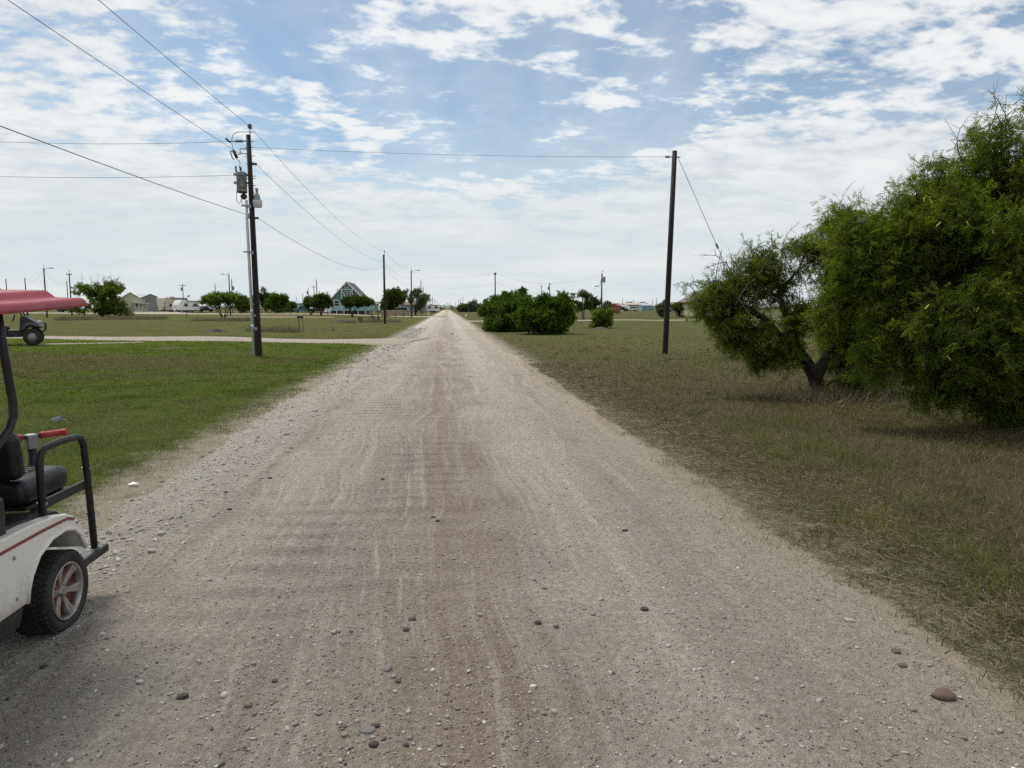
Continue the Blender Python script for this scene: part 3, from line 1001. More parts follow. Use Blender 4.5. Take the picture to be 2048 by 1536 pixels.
STONE_M = [stone_mesh(i) for i in range(7)]
stone_mats = {
    'dark': surf('dark_stone', (0.085, 0.074, 0.068), (0.05, 0.044, 0.04), 60, 0.85, bump=0.3, bscale=200),
    'grey': surf('grey_stone', (0.20, 0.19, 0.18), (0.14, 0.13, 0.125), 60, 0.85, bump=0.3, bscale=200),
    'brown': surf('brown_stone', (0.15, 0.098, 0.075), (0.10, 0.068, 0.054), 60, 0.8, bump=0.3, bscale=200),
    'pale': surf('pale_stone', (0.42, 0.38, 0.33), (0.30, 0.27, 0.23), 60, 0.9, bump=0.3, bscale=200),
    'slate': surf('blue_grey_stone', (0.20, 0.195, 0.19), (0.14, 0.135, 0.13), 60, 0.8, bump=0.3, bscale=200)}
STONES = [   # px, py, width in px, height in px, tone, label
    (1886, 1397, 41, 22, 'brown', 'large smooth brown stone near the lower right corner of the road'),
    (1804, 1336, 16, 10, 'brown', 'small brown stone in the sand above the large smooth brown stone'),
    (1792, 1308, 16, 12, 'brown', 'squat reddish stone at the sandy right edge of the road'),
    (1700, 1247, 20, 12, 'pale', 'tan stone at the sandy edge upslope of the reddish stone'),
    (1288, 1231, 19, 12, 'dark', 'lone dark flat stone right of the road centre'),
    (1250, 1071, 12, 8, 'dark', 'lone small black stone further up the right lane'),
    (1077, 1259, 15, 13, 'dark', 'dark angular stone, the left one of a close pair right of centre'),
    (1113, 1266, 11, 9, 'dark', 'small black stone, the right one of a close pair right of centre'),
    (825, 1254, 17, 11, 'dark', 'dark stone, the upper one of two in the middle of the road'),
    (813, 1277, 14, 14, 'dark', 'near black stone, the lower one of two in the middle of the road'),
    (703, 1280, 8, 8, 'dark', 'tiny dark stone left of the two in the middle of the road'),
    (668, 1283, 12, 10, 'pale', 'pale rounded pebble left of the tiny dark stone'),
    (867, 1046, 9, 7, 'dark', 'small dark stone, upper of two far up the road centre'),
    (876, 1054, 9, 7, 'dark', 'small dark stone, lower of two far up the road centre'),
    (776, 1357, 17, 14, 'grey', 'brown grey cobble below the two dark stones of the road centre'),
    (797, 1382, 12, 12, 'dark', 'dark pebble just below the brown grey cobble'),
    (737, 1478, 34, 34, 'grey', 'flat grey stone half sunk in the gravel at the bottom centre'),
    (752, 1473, 18, 16, 'dark', 'dark cobble resting against the flat grey stone'),
    (748, 1512, 20, 14, 'dark', 'rough dark lump at the very bottom below the flat grey stone'),
    (551, 1380, 11, 9, 'dark', 'black pebble left of centre in the near gravel'),
    (619, 1384, 13, 9, 'pale', 'whitish oval pebble right of the black pebble'),
    (498, 1427, 15, 10, 'brown', 'flat brown stone in the left foreground gravel'),
    (638, 1446, 13, 12, 'slate', 'mid grey pebble in the left foreground gravel'),
    (367, 1409, 24, 9, 'dark', 'long low dark stone furthest left in the foreground gravel'),
    (437, 1376, 13, 7, 'pale', 'flat pale chip above the long low dark stone'),
    (90, 1348, 11, 9, 'dark', 'dark pebble on the road in front of the cart wheel'),
    (687, 1475, 14, 9, 'brown', 'reddish stone left of the flat grey stone'),
    (813, 1513, 12, 10, 'dark', 'dark pebble right of the rough lump at the very bottom'),
    (893, 1405, 11, 9, 'slate', 'grey pebble right of the brown grey cobble'),
    (915, 1436, 11, 8, 'slate', 'grey pebble just below right of the lone grey one'),
    (990, 1128, 7, 7, 'pale', 'white shell chip in the middle of the right lane'),
    (460, 1028, 10, 7, 'dark', 'dark stone in the left lane abreast of the cart handrail'),
    (452, 992, 8, 6, 'dark', 'dark pebble near the left gravel bank'),
    (540, 964, 9, 7, 'dark', 'dark pebble in the left lane beyond the gravel bank'),
    (766, 966, 9, 6, 'brown', 'brown pebble beside the left wheel track'),
    (905, 670, 5, 4, 'dark', 'black lump far up in the middle of the road'),
]
for i, (px, py, wpx, hpx, tone, lab) in enumerate(STONES):
    p = gp(px, py)
    zr = float(max(zroad(np.array(p.x), np.array(p.y)), p.z))
    dist = math.hypot(p.x, p.y)
    s_ = wpx / FPX * math.hypot(dist, EYE) * 0.5
    o = link('stone', STONE_M[i % 7].copy(), stone_mats[tone])
    sunk = 0.25 if 'sunk' in lab else (0.40 if wpx > 1.5 * hpx else 0.58)
    o.scale = (s_ * 1.02, s_ * (0.9 if hpx > wpx * 0.7 else 0.7), s_ * sunk)
    o.location = (p.x, p.y, zr + s_ * sunk * (0.1 if 'sunk' in lab else 0.38))
    o.rotation_euler = (0.15 * math.sin(i), 0.12 * math.cos(i * 2), YAW * -1 + 0.25 * math.sin(i * 1.7))
    if not any(k_ in lab for k_ in ('smooth', 'rounded', 'oval', 'flat grey')):
        for f_ in o.data.polygons:
            f_.use_smooth = False
    tag(o, lab, 'stone', 'stones lying on the road')


# ------------------------------------------------------------------ trees
FROND = []      # feathery mesquite leaf: two pinnae of slender leaflets
for sgn in (-1, 1):
    for i in range(4):
        t = 0.25 + 0.22 * i
        bx, by, bz = sgn * 0.30 * t, t, -0.25 * t * t
        for lr in (-1, 1):
            ex, ey = bx + lr * 0.30 + sgn * 0.05, by + 0.20
            FROND.append([(bx - 0.02, by - 0.05, bz), (bx + 0.02, by + 0.06, bz), (ex, ey, bz - 0.10 - 0.05 * i)])
FROND_V = np.array(FROND).reshape(-1, 3)
FROND_T = np.arange(len(FROND_V)).reshape(-1, 3)
# spray of four broad leaves
SPRAY_V, SPRAY_T = [], []
for i, (a, t) in enumerate(((-0.9, 0.1), (0.8, 0.25), (-0.5, 0.55), (0.2, 0.75))):
    c_, s_ = math.cos(a), math.sin(a)
    for (lx, ly, lz) in ((0, 0, 0), (-0.17, 0.28, 0.03), (0, 0.62, -0.1), (0.17, 0.28, 0.03)):
        SPRAY_V.append((lx * c_ + ly * s_, t + ly * c_ - lx * s_, lz - 0.1 * t))
    SPRAY_T += [(4 * i, 4 * i + 1, 4 * i + 2), (4 * i, 4 * i + 2, 4 * i + 3)]
LEAF_V, LEAF_T = [(0, 0, 0), (-0.35, 0.5, 0.08), (0, 1, -0.1), (0.35, 0.5, 0.08)], [(0, 1, 2), (0, 2, 3)]


def cones(P0, P1, r0, r1, k=5):
    """tapered branch pieces"""
    D = P1 - P0
    L = np.linalg.norm(D, axis=1, keepdims=True) + 1e-9
    D = D / L
    A = np.where(np.abs(D[:, 2:3]) < 0.9, np.array([[0, 0, 1.0]]), np.array([[1.0, 0, 0]]))
    X = np.cross(D, A)
    X /= np.linalg.norm(X, axis=1, keepdims=True)
    Y = np.cross(D, X)
    a = np.arange(k) * 2 * PI / k
    ring = X[:, None, :] * np.cos(a)[None, :, None] + Y[:, None, :] * np.sin(a)[None, :, None]
    V = np.concatenate([P0[:, None, :] + ring * r0[:, None, None], P1[:, None, :] + D[:, None, :] * (r1[:, None, None] * 0.4) + ring * r1[:, None, None]], 1)
    T = []
    for j in range(k):
        j2 = (j + 1) % k
        T += [(j, j2, k + j2), (j, k + j2, k + j)]
    T = np.array(T)[None] + (np.arange(len(P0)) * 2 * k)[:, None, None]
    return V.reshape(-1, 3), T.reshape(-1, 3)


def lobe_points(lobes, g, gap=0.42, gs=1.1):
    """points through the crown's lobes, with gaps where a noise is low"""
    out_ = []
    for (c, r_, k) in lobes:
        c, r_ = np.array(c, float), np.array(r_, float)
        u = g.normal(size=(k * 2, 3))
        u /= np.linalg.norm(u, axis=1, keepdims=True)
        rad = (0.30 + 0.70 * g.random(k * 2)) ** 0.55
        p = c + u * rad[:, None] * r_ * (0.82 + 0.36 * g.random((k * 2, 1)))
        nz = fbm(p[:, 0] * gs + p[:, 2] * 0.7 * gs, p[:, 1] * gs + p[:, 2] * gs, 3, 2)
        p = p[nz > gap][:k]
        out_.append(p)
    return np.concatenate(out_)


def grow(limbs, tips, g, step=0.3, sag=0.06, zmin=0.12):
    """branches that join every tip to the limbs by the nearest way -> nodes, parents, tip ids"""
    nodes, par, plen = [], [], []
    for limb in limbs:                      # each limb: list of points; first may attach to an earlier node
        pts = [np.array(p, float) for p in limb]
        if nodes:
            d = np.linalg.norm(np.array(nodes) - pts[0], axis=1)
            last = int(d.argmin())
        else:
            nodes.append(pts[0])
            par.append(-1)
            plen.append(0.0)
            last = 0
        for a, b in zip(pts[:-1], pts[1:]):
            m0 = max(1, int(np.linalg.norm(b - a) / step))
            for i in range(1, m0 + 1):
                q_ = a + (b - a) * i / m0 + g.normal(size=3) * 0.025 * (i < m0)
                nodes.append(q_)
                par.append(last)
                plen.append(plen[last] + float(np.linalg.norm(q_ - nodes[last])))
                last = len(nodes) - 1
    arr = np.zeros((len(nodes) + len(tips) * 14, 3))
    arr[:len(nodes)] = nodes
    pl = np.zeros(len(arr))
    pl[:len(nodes)] = plen
    cnt = len(nodes)
    par = par + [0] * (len(arr) - cnt)
    d0 = np.array([np.linalg.norm(arr[:cnt] - t, axis=1).min() for t in tips])
    ids = []
    for t in tips[np.argsort(d0)]:
        d = np.linalg.norm(arr[:cnt] - t, axis=1)
        j = int((d + 0.30 * pl[:cnt] + 0.5 * np.maximum(0, arr[:cnt, 2] - t[2])).argmin())
        a = arr[j].copy()
        L = np.linalg.norm(t - a)
        m0 = min(13, max(1, int(L / step)))
        last = j
        mid = g.normal(size=3) * L * 0.10 + np.array([0, 0, sag * L * 2])
        for i in range(1, m0 + 1):
            f_ = i / m0
            q_ = a + (t - a) * f_ + mid * 4 * f_ * (1 - f_)
            q_[2] = max(q_[2], zmin)
            arr[cnt] = q_
            par[cnt] = last
            pl[cnt] = pl[last] + L / m0
            last = cnt
            cnt += 1
        ids.append(last)
    return arr[:cnt], np.array(par[:cnt]), np.array(ids)


def radii(nodes, par, rtip, rmax, expo=2.3):
    k = len(nodes)
    acc = np.zeros(k)
    child = np.zeros(k, int)
    for i in range(k):
        if par[i] >= 0:
            child[par[i]] += 1
    for i in range(k - 1, -1, -1):
        if child[i] == 0:
            acc[i] = rtip ** expo
        if par[i] >= 0:
            acc[par[i]] += acc[i]
    r_ = acc ** (1 / expo)
    if r_[0] > 0:
        big_ = r_ > rtip * 3
        r_[big_] = rtip * 3 + (r_[big_] - rtip * 3) * (rmax - rtip * 3) / max(r_.max() - rtip * 3, 1e-6)
    return r_


def make_tree(name, label, base, limbs, lobes, seed, leaf='frond', mat='mesquite', fronds=10, twigs=3, flen=0.12, tlen=0.35, droop=0.5,
              rtip=0.005, rtrunk=0.16, step=0.3, gap=0.42, gs=1.1, bare=0, group=None, cat='tree', wood='bark', bare_pts=None, bsize=1.0):
    """tree > trunk, crown; limbs and lobes are metres from the base"""
    g = np.random.default_rng(seed)
    root = empty(name, base, 0, label, cat, group)
    tips = lobe_points(lobes, g, gap, gs)
    nodes, par, ids = grow(limbs, tips, g, step)
    r_ = radii(nodes, par, rtip, rtrunk)
    e = np.where(par >= 0)[0]
    thick = r_[e] > rtip * 4
    parts = []
    for sel, k in ((e[thick], 8), (e[~thick], 3)):
        if len(sel):
            parts.append(cones(nodes[par[sel]], nodes[sel], r_[par[sel]] if k == 8 else np.minimum(r_[par[sel]], rtip * 4), r_[sel], k))
    # flare at the foot
    # leafy twigs round every tip
    src = np.concatenate([ids, par[ids], par[par[ids]]])
    src = src[src >= 0]
    tp = np.repeat(nodes[src], twigs, axis=0)
    ctr = np.array([np.mean([l[0] for l in lobes], axis=0)])
    D = g.normal(size=tp.shape) * 0.9 + (tp - ctr) / (np.linalg.norm(tp - ctr, axis=1, keepdims=True) + 1e-6) * 0.6
    D[:, 2] -= droop
    D /= np.linalg.norm(D, axis=1, keepdims=True)
    L = tlen * (0.5 + 0.8 * g.random((len(tp), 1)))
    te = tp + D * L
    te[:, 2] = np.maximum(te[:, 2], 0.06)
    parts.append(cones(tp, te, np.full(len(tp), rtip * 0.6), np.full(len(tp), rtip * 0.3), 3))
    V, T = join(parts)
    link('trunk', fast_mesh('trunk', V, T, True), M[wood], root)
    # leaves along the twigs
    f_ = g.random((len(tp), fronds, 1))
    P = (tp[:, None, :] + (te - tp)[:, None, :] * f_).reshape(-1, 3)
    DD = np.repeat(D, fronds, axis=0) * 0.6 + g.normal(size=P.shape) * 0.7
    DD[:, 2] -= droop * 0.7
    X, Y, Z = frames(DD, g)
    s_ = flen * (0.6 + 0.7 * g.random(len(P)))
    tv, tt = {'frond': (FROND_V, FROND_T), 'spray': (SPRAY_V, SPRAY_T), 'leaf': (LEAF_V, LEAF_T)}[leaf]
    V, T = stamp(tv, tt, P, X, Y, Z, s_, s_, s_)
    V[:, 2] = np.maximum(V[:, 2], 0.01)
    link('crown', fast_mesh('crown', V, T), M[mat], root)
    if bare or bare_pts is not None:        # dead grey twigs that stand out of the crown
        if bare_pts is None:
            top = nodes[ids][np.argsort(-nodes[ids][:, 2])[:max(bare * 3, 1)]]
            bp = top[g.permutation(len(top))[:bare]]
        else:
            bp = np.array(bare_pts, float)
        bparts = []
        for p in bp:
            d = np.array([g.normal() * 0.5, g.normal() * 0.5, 1.0 + 0.4 * g.random()])
            a = p - np.array([0, 0, 0.2])
            rr = 0.010 * max(1.0, bsize * 0.8)
            for i in range(5):
                b_ = a + d / np.linalg.norm(d) * (0.06 + 0.08 * g.random()) * bsize
                bparts.append(cones(a[None], b_[None], np.array([rr]), np.array([rr * 0.8]), 4))
                for _ in range(2):
                    sd = d / np.linalg.norm(d) + g.normal(size=3) * 0.8
                    c_ = b_ + sd * (0.03 + 0.07 * g.random()) * bsize
                    bparts.append(cones(b_[None], c_[None], np.array([rr * 0.55]), np.array([rr * 0.35]), 3))
                a = b_
                d = d + g.normal(size=3) * 0.55
                rr *= 0.8
        V, T = join(bparts)
        tag(link('dead_twigs', fast_mesh('dead_twigs', V, T), M['twig'], root), kind='stuff')
    return root


# the leaning mesquite beside the right pole
b0 = gp(1640, 787)
make_tree('mesquite_tree', 'leaning mesquite with dark forked trunk, drooping over the grass beside the bare right pole', b0,
          [[(0, 0, -0.1), (-0.12, 0, 0.35), (-0.40, 0.0, 0.75), (-0.62, 0.0, 1.05), (-0.72, 0.05, 1.5), (-0.9, 0.1, 1.95), (-1.0, 0.1, 2.4)],
           [(-0.62, 0, 1.05), (-0.85, 0, 1.15), (-1.25, 0.05, 1.55), (-1.8, 0.1, 1.85), (-2.2, 0.1, 1.95)],
           [(-0.12, 0, 0.35), (0.25, 0.1, 0.9), (0.5, 0.2, 1.5), (0.6, 0.3, 2.2)],
           [(-0.05, 0, 0.1), (0.5, -0.1, 0.35), (0.9, -0.2, 0.5)],
           [(-0.9, 0.1, 1.95), (-1.5, 0.05, 2.2), (-2.1, 0.0, 2.3)], [(-0.9, 0.1, 1.95), (-0.5, 0.2, 2.5), (-0.3, 0.2, 3.0)]],
          [((-1.55, 0.0, 2.2), (0.6, 0.6, 0.4), 46), ((-2.15, 0.0, 1.75), (0.5, 0.5, 0.4), 34), ((-1.0, 0.2, 2.75), (0.6, 0.6, 0.35), 44), ((-0.45, 0.2, 2.85), (0.55, 0.6, 0.35), 44), ((-1.6, -0.1, 1.5), (0.6, 0.5, 0.35), 52), ((-0.9, -0.1, 1.7), (0.5, 0.5, 0.3), 34), ((-1.85, -0.2, 1.15), (0.35, 0.3, 0.25), 18), ((-1.45, -0.2, 0.85), (0.25, 0.2, 0.22), 12),
           ((0.35, 0.2, 2.5), (0.6, 0.6, 0.5), 64), ((-0.35, 0.25, 2.25), (0.55, 0.5, 0.4), 46), ((-0.25, 0.1, 1.6), (0.5, 0.45, 0.35), 34), ((0.95, 0.3, 2.6), (0.5, 0.5, 0.5), 50), ((-2.45, 0.0, 2.1), (0.35, 0.4, 0.3), 16), ((0.7, 0.2, 1.9), (0.6, 0.6, 0.5), 60), ((0.6, 0.0, 1.3), (0.6, 0.5, 0.5), 50),
           ((-1.05, -0.2, 1.05), (0.45, 0.35, 0.35), 26), ((0.15, -0.35, 0.45), (0.55, 0.3, 0.3), 30), ((-2.0, 0.1, 1.95), (0.45, 0.5, 0.4), 26), ((0.9, -0.2, 0.45), (0.5, 0.3, 0.22), 18)],
          31, fronds=5, twigs=2, flen=0.11, tlen=0.36, droop=0.6, rtip=0.009, rtrunk=0.16, gap=0.46, gs=1.5,
          bare_pts=[(-0.95, 0.1, 2.9), (-0.55, 0.1, 3.0), (-0.35, 0.2, 3.0), (-1.5, 0, 2.6), (-2.3, 0, 2.2), (-2.3, 0, 1.95), (-1.9, 0.1, 2.45), (0.1, 0.2, 3.0), (0.3, 0.3, 2.9)]
          + [(-2.3 + 2.2 * i / 45, 0.5 * math.sin(i * 2.1), 1.7 + 0.9 * abs(math.sin(i * 3.7))) for i in range(46)], bsize=1.5)

# the tall mesquite thicket behind it
b1 = gp(1790, 748)
tall = make_tree('mesquite_tree', 'tall dense mesquite standing behind the leaning one, its crown joining the thicket', b1,
          [[(0, 0, -0.1), (-0.3, 0, 0.8), (-0.7, 0.1, 1.7), (-1.1, 0.1, 2.6), (-1.2, 0.1, 3.4)],
           [(-0.1, 0, 0.3), (0.4, 0.1, 1.1), (0.9, 0.1, 2.2), (1.3, 0.2, 3.3)],
           [(0, 0, 0.1), (-0.9, -0.2, 0.7), (-1.6, -0.2, 1.2)]],
          [((-1.3, 0.0, 3.3), (0.9, 0.9, 0.75), 100), ((-0.3, 0.0, 3.2), (1.0, 0.9, 0.8), 110), ((0.9, 0.0, 3.5), (1.0, 1.0, 0.9), 120),
           ((-1.0, -0.3, 2.2), (1.1, 0.9, 0.8), 120), ((0.4, -0.4, 2.2), (1.2, 0.9, 0.9), 140), ((1.5, -0.3, 2.3), (1.0, 0.9, 1.0), 110),
           ((-1.2, -0.5, 1.2), (0.9, 0.6, 0.5), 70), ((0.2, -0.4, 1.1), (1.0, 0.7, 0.5), 60), ((1.6, -0.4, 1.0), (1.0, 0.7, 0.6), 60)],
          32, fronds=5, twigs=2, flen=0.135, tlen=0.40, droop=0.5, rtip=0.006, rtrunk=0.15, gap=0.40, gs=1.0,
          bare_pts=[(-1.6, 0, 3.9), (-1.2, 0.1, 4.0), (-0.9, 0, 4.0), (-0.4, 0, 4.0), (0.2, 0, 4.1)], bsize=1.3)

tall.scale = (1.1, 1.1, 1.13)
# the nearest mesquite, cut by the right edge of the picture
b2 = gp(2052, 850)
make_tree('mesquite_tree', 'largest and nearest mesquite at the right edge, drooping fresh green sprays and yellow catkins', b2,
          [[(0, 0, -0.1), (-0.25, 0.05, 0.45), (-0.5, 0.1, 0.75), (-0.35, 0.3, 1.5), (-0.3, 0.4, 2.4), (-0.1, 0.4, 3.3)],
           [(-0.5, 0.1, 0.75), (-1.0, 0.1, 1.15), (-1.5, 0.2, 1.7), (-1.9, 0.3, 2.2)],
           [(-0.2, 0, 0.4), (0.6, 0.2, 1.2), (1.2, 0.4, 2.3), (1.5, 0.4, 3.3)],
           [(-0.35, 0.3, 1.5), (-0.9, 0.2, 2.3), (-1.2, 0.2, 3.0)]],
          [((-1.5, 0.1, 2.1), (0.75, 0.8, 0.7), 110), ((-1.5, 0.2, 2.75), (0.7, 0.8, 0.45), 80), ((-0.9, 0.1, 3.1), (0.8, 0.9, 0.65), 120), ((0.0, 0.2, 3.7), (1.0, 1.0, 0.75), 130),
           ((-0.9, -0.4, 2.2), (1.0, 0.8, 0.8), 170), ((0.2, -0.4, 2.6), (1.1, 0.9, 0.9), 140), ((-1.2, -0.4, 1.4), (0.9, 0.7, 0.55), 130), ((-0.1, -0.6, 1.5), (1.0, 0.7, 0.7), 120),
           ((-1.1, -0.1, 1.0), (0.55, 0.4, 0.3), 44), ((-0.3, -0.3, 1.0), (0.6, 0.4, 0.3), 44),  ((-0.75, 0.2, 0.62), (0.4, 0.3, 0.3), 22), ((-1.5, -0.2, 0.62), (0.3, 0.25, 0.3), 16), ((-0.3, -0.5, 0.5), (0.35, 0.3, 0.25), 18), ((-2.1, 0.1, 1.3), (0.3, 0.4, 0.25), 20), ((-2.25, 0.1, 0.95), (0.18, 0.2, 0.22), 10), ((-2.1, 0.2, 2.4), (0.3, 0.4, 0.25), 22), ((-2.3, 0.4, 2.75), (0.3, 0.3, 0.22), 16), ((-2.5, 0.4, 2.15), (0.3, 0.3, 0.25), 18), ((-2.6, 0.5, 1.6), (0.25, 0.3, 0.25), 14), ((0.15, -0.3, 0.5), (0.45, 0.3, 0.35), 34), ((-0.35, -0.1, 0.35), (0.4, 0.3, 0.25), 20), ((-1.7, 0.1, 2.95), (0.25, 0.3, 0.22), 15), ((-2.0, 0.2, 1.75), (0.4, 0.5, 0.4), 40), ((0.25, -0.5, 0.5), (0.3, 0.25, 0.25), 14), ((1.2, 0.0, 2.8), (1.1, 1.0, 1.2), 120), ((1.3, 0, 1.3), (1.0, 0.8, 0.8), 60)],
          33, fronds=6, twigs=2, flen=0.105, tlen=0.34, droop=0.75, rtip=0.006, rtrunk=0.145, gap=0.43, gs=1.4,
          bare_pts=[(-0.5, 0.1, 4.2), (-0.1, 0.2, 4.5), (0.1, 0.1, 4.45), (-1.2, 0, 3.7), (0.4, 0, 4.4)], bsize=1.3)
bpy.data.objects['mesquite_tree.002'].scale = (1.06, 1.06, 1.06)
# dark shrubs that close the gap under the thicket
b3 = gp(1905, 745)
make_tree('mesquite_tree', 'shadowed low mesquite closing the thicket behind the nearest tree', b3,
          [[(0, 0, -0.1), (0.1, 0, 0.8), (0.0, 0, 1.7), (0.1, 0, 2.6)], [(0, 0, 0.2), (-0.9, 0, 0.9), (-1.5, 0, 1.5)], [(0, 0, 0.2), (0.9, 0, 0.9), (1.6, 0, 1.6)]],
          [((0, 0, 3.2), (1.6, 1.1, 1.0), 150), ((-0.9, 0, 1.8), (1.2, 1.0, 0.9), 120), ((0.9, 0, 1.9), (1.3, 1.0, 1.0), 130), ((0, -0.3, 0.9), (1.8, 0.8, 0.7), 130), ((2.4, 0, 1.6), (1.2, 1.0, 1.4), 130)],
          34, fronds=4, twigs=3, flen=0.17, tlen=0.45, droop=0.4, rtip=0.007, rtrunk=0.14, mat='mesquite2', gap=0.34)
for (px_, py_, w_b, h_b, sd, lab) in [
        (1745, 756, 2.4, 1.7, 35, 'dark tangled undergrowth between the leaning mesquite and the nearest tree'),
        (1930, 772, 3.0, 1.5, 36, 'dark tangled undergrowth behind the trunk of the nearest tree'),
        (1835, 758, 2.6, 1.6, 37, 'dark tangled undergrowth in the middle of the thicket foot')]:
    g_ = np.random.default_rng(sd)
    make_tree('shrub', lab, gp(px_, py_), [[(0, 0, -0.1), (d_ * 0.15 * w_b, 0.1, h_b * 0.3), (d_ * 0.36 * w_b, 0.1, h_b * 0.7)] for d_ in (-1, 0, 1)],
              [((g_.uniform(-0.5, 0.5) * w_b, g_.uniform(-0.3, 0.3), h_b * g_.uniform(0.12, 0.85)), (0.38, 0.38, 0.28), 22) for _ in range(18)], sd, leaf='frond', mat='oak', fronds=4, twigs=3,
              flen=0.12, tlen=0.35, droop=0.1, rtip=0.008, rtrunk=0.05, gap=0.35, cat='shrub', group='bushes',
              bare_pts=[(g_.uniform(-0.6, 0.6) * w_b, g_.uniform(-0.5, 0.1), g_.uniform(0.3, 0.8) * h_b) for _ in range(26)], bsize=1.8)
# yellow catkins on the near mesquite
m_cat = surf('yellow_catkin', (0.50, 0.42, 0.11), (0.42, 0.30, 0.08), 30, 0.8)
_cp = [(1862, 424), (1872, 428), (1893, 470), (1941, 469), (1990, 484), (1871, 624), (1905, 721), (2020, 655), (1963, 630)]
for i, (px, py) in enumerate(_cp):
    d = ray(px, py)
    p = Vector((0, 0, EYE)) + Vector(d) * (8.6 / d[1])
    mb = MB()
    tw = 0.9 * math.sin(i * 2.3)
    mb.tube([p, p + Vector((0.02 * tw, 0, -0.02)), p + Vector((0.05 * tw, 0.0, -0.045)), p + Vector((0.07 * tw, 0, -0.06))], [0.003, 0.008, 0.008, 0.003], 6)
    o = mb.build('catkin', m_cat, bpy.data.objects['mesquite_tree.002'], True)
    o.location = -b2


# ------------------------------------------------------------------ utility poles
def pole(label, base, h, r0=0.12, r1=0.09, mat='brownpole', lean=(0, 0), group='utility poles', cap=True, arm=None, crossarm=0.0, drum=None):
    """utility_pole > shaft, top pin and insulator, lamp arm, crossarm, transformer"""
    root = empty('utility_pole', base, 0, label, 'utility pole', group)
    top = Vector((lean[0], lean[1], h))
    MB().tube([(0, 0, -0.3), (0, 0, 0), top * 0.5, top], [r0, r0, (r0 + r1) / 2, r1], 12).build('shaft', M[mat], root, True)
    if cap:
        MB().tube([top + Vector((r1 * 0.8, 0, -0.35)), top + Vector((r1 * 0.8, 0, 0.28))], 0.022, 6).build('pin', M['steel'], root)
        MB().lathe([(0.03, 0.24), (0.075, 0.28), (0.05, 0.33), (0.075, 0.37), (0.03, 0.42)], top + Vector((r1 * 0.8, 0, 0)), 'Z', 10).build('insulator', M['polymer'], root, True)
    if arm:
        a = Vector((arm[0], 0, arm[1]))
        o = MB().tube([top - Vector((0, 0, 0.35)), top + Vector((arm[0] * 0.6, 0, arm[1])), top + a], 0.035, 6).build('lamp_arm', M['steel'], root)
        MB().box(top + a + Vector((math.copysign(0.3, arm[0]), 0, -0.02)), (0.65, 0.22, 0.14)).build('lamp_head', M['greytank'], o, bevel=0.03)
    if crossarm:
        o = MB().box(top - Vector((0, 0.1, 0.3)), (crossarm, 0.10, 0.12)).build('crossarm', M[mat], root)
        for s_ in (-1, 1):
            MB().lathe([(0.03, 0), (0.07, 0.1), (0.03, 0.2)], top + Vector((s_ * crossarm * 0.45, -0.1, -0.24)), 'Z', 8).build('insulator', M['polymer'], o)
    if drum:
        MB().lathe([(0.10, -0.05), (0.22, 0), (0.22, 0.75), (0.12, 0.85)], top + Vector((drum[0], -0.12, drum[1])), 'Z', 14).build('transformer', M['greytank'], root, True)
    return root


def sagwire(label, a, b, sag, r_=0.012, mat='wire', k=18, name='power_line', group='overhead wires', cat='power line'):
    a, b = Vector(a), Vector(b)
    mb = MB()
    pts = []
    for i in range(k + 1):
        t = i / k
        pts.append((a.lerp(b, t) - Vector((0, 0, sag * 4 * t * (1 - t)))) - a)
    mb.tube(pts, r_ * 0.55, 5, caps=False)
    o = mb.build(name, M[mat], None, True)
    o.location = a
    return tag(o, label, cat, group)


# --- the near left pole with its gear
pb = gp(518, 712)
ph = height(pb, 500, 271)
pl = empty('utility_pole', pb, 0, 'near dark utility pole with transformer, conduit and lamp on the left lawn', 'utility pole', 'utility poles')
lean = Vector((-0.07, 0, 0))
ptop = Vector((-0.07, 0, ph))
MB().tube([(0, 0, -0.3), (0, 0, 0), ptop * 0.5, ptop], [0.122, 0.118, 0.098, 0.078], 16).build('shaft', M['creosote'], pl, True)


def pz(py):            # height on the near pole of a photo row
    return height(pb, 505, py)


def px_off(px, py):    # sideways metres from the near pole's axis
    d = (pb.x * _f[0] + pb.y * _f[1])
    axis = 518 - 18 * (712 - py) / (712 - 271)
    return (px - axis) * 25.7 / FPX + lean.x * (712 - py) / 441


Rv = Vector((math.cos(YAW), -math.sin(YAW), 0))


def pp(px, py, out_=0.0):
    """point on the near pole's gear, in the pole's frame"""
    return Rv * px_off(px, py) + Vector((0, -out_, pz(py)))


# top pin and insulator
MB().tube([pp(503.5, 275), pp(503, 258)], 0.022, 8).build('pin', M['steel'], pl)
MB().lathe([(0.03, -0.05), (0.085, -0.02), (0.05, 0.03), (0.085, 0.06), (0.04, 0.11), (0.025, 0.14)], pp(503, 256), 'Z', 14).build('insulator', M['polymer'], pl, True)
# dead-end insulator with sheds
st = MB().tube([pp(495, 283), pp(462, 284)], 0.022, 8).build('strain_insulator', M['polymer'], pl)
for i in range(7):
    c_ = pp(476 + i * 2.1, 283.4)
    MB().lathe([(0.012, -0.012), (0.062, 0), (0.012, 0.012)], c_, 'X', 12).build('shed', M['polymer'], st)
MB().tube([pp(464, 285), pp(457, 278)], 0.035, 6).build('clamp', M['wire'], pl)
# jumper loop from the top line to the dead end
MB().tube([pp(468, 281), pp(470, 272), pp(476, 266.5), pp(485, 264.5), pp(497, 265), pp(512, 265.5)], 0.011, 5).build('jumper', M['wire'], pl)
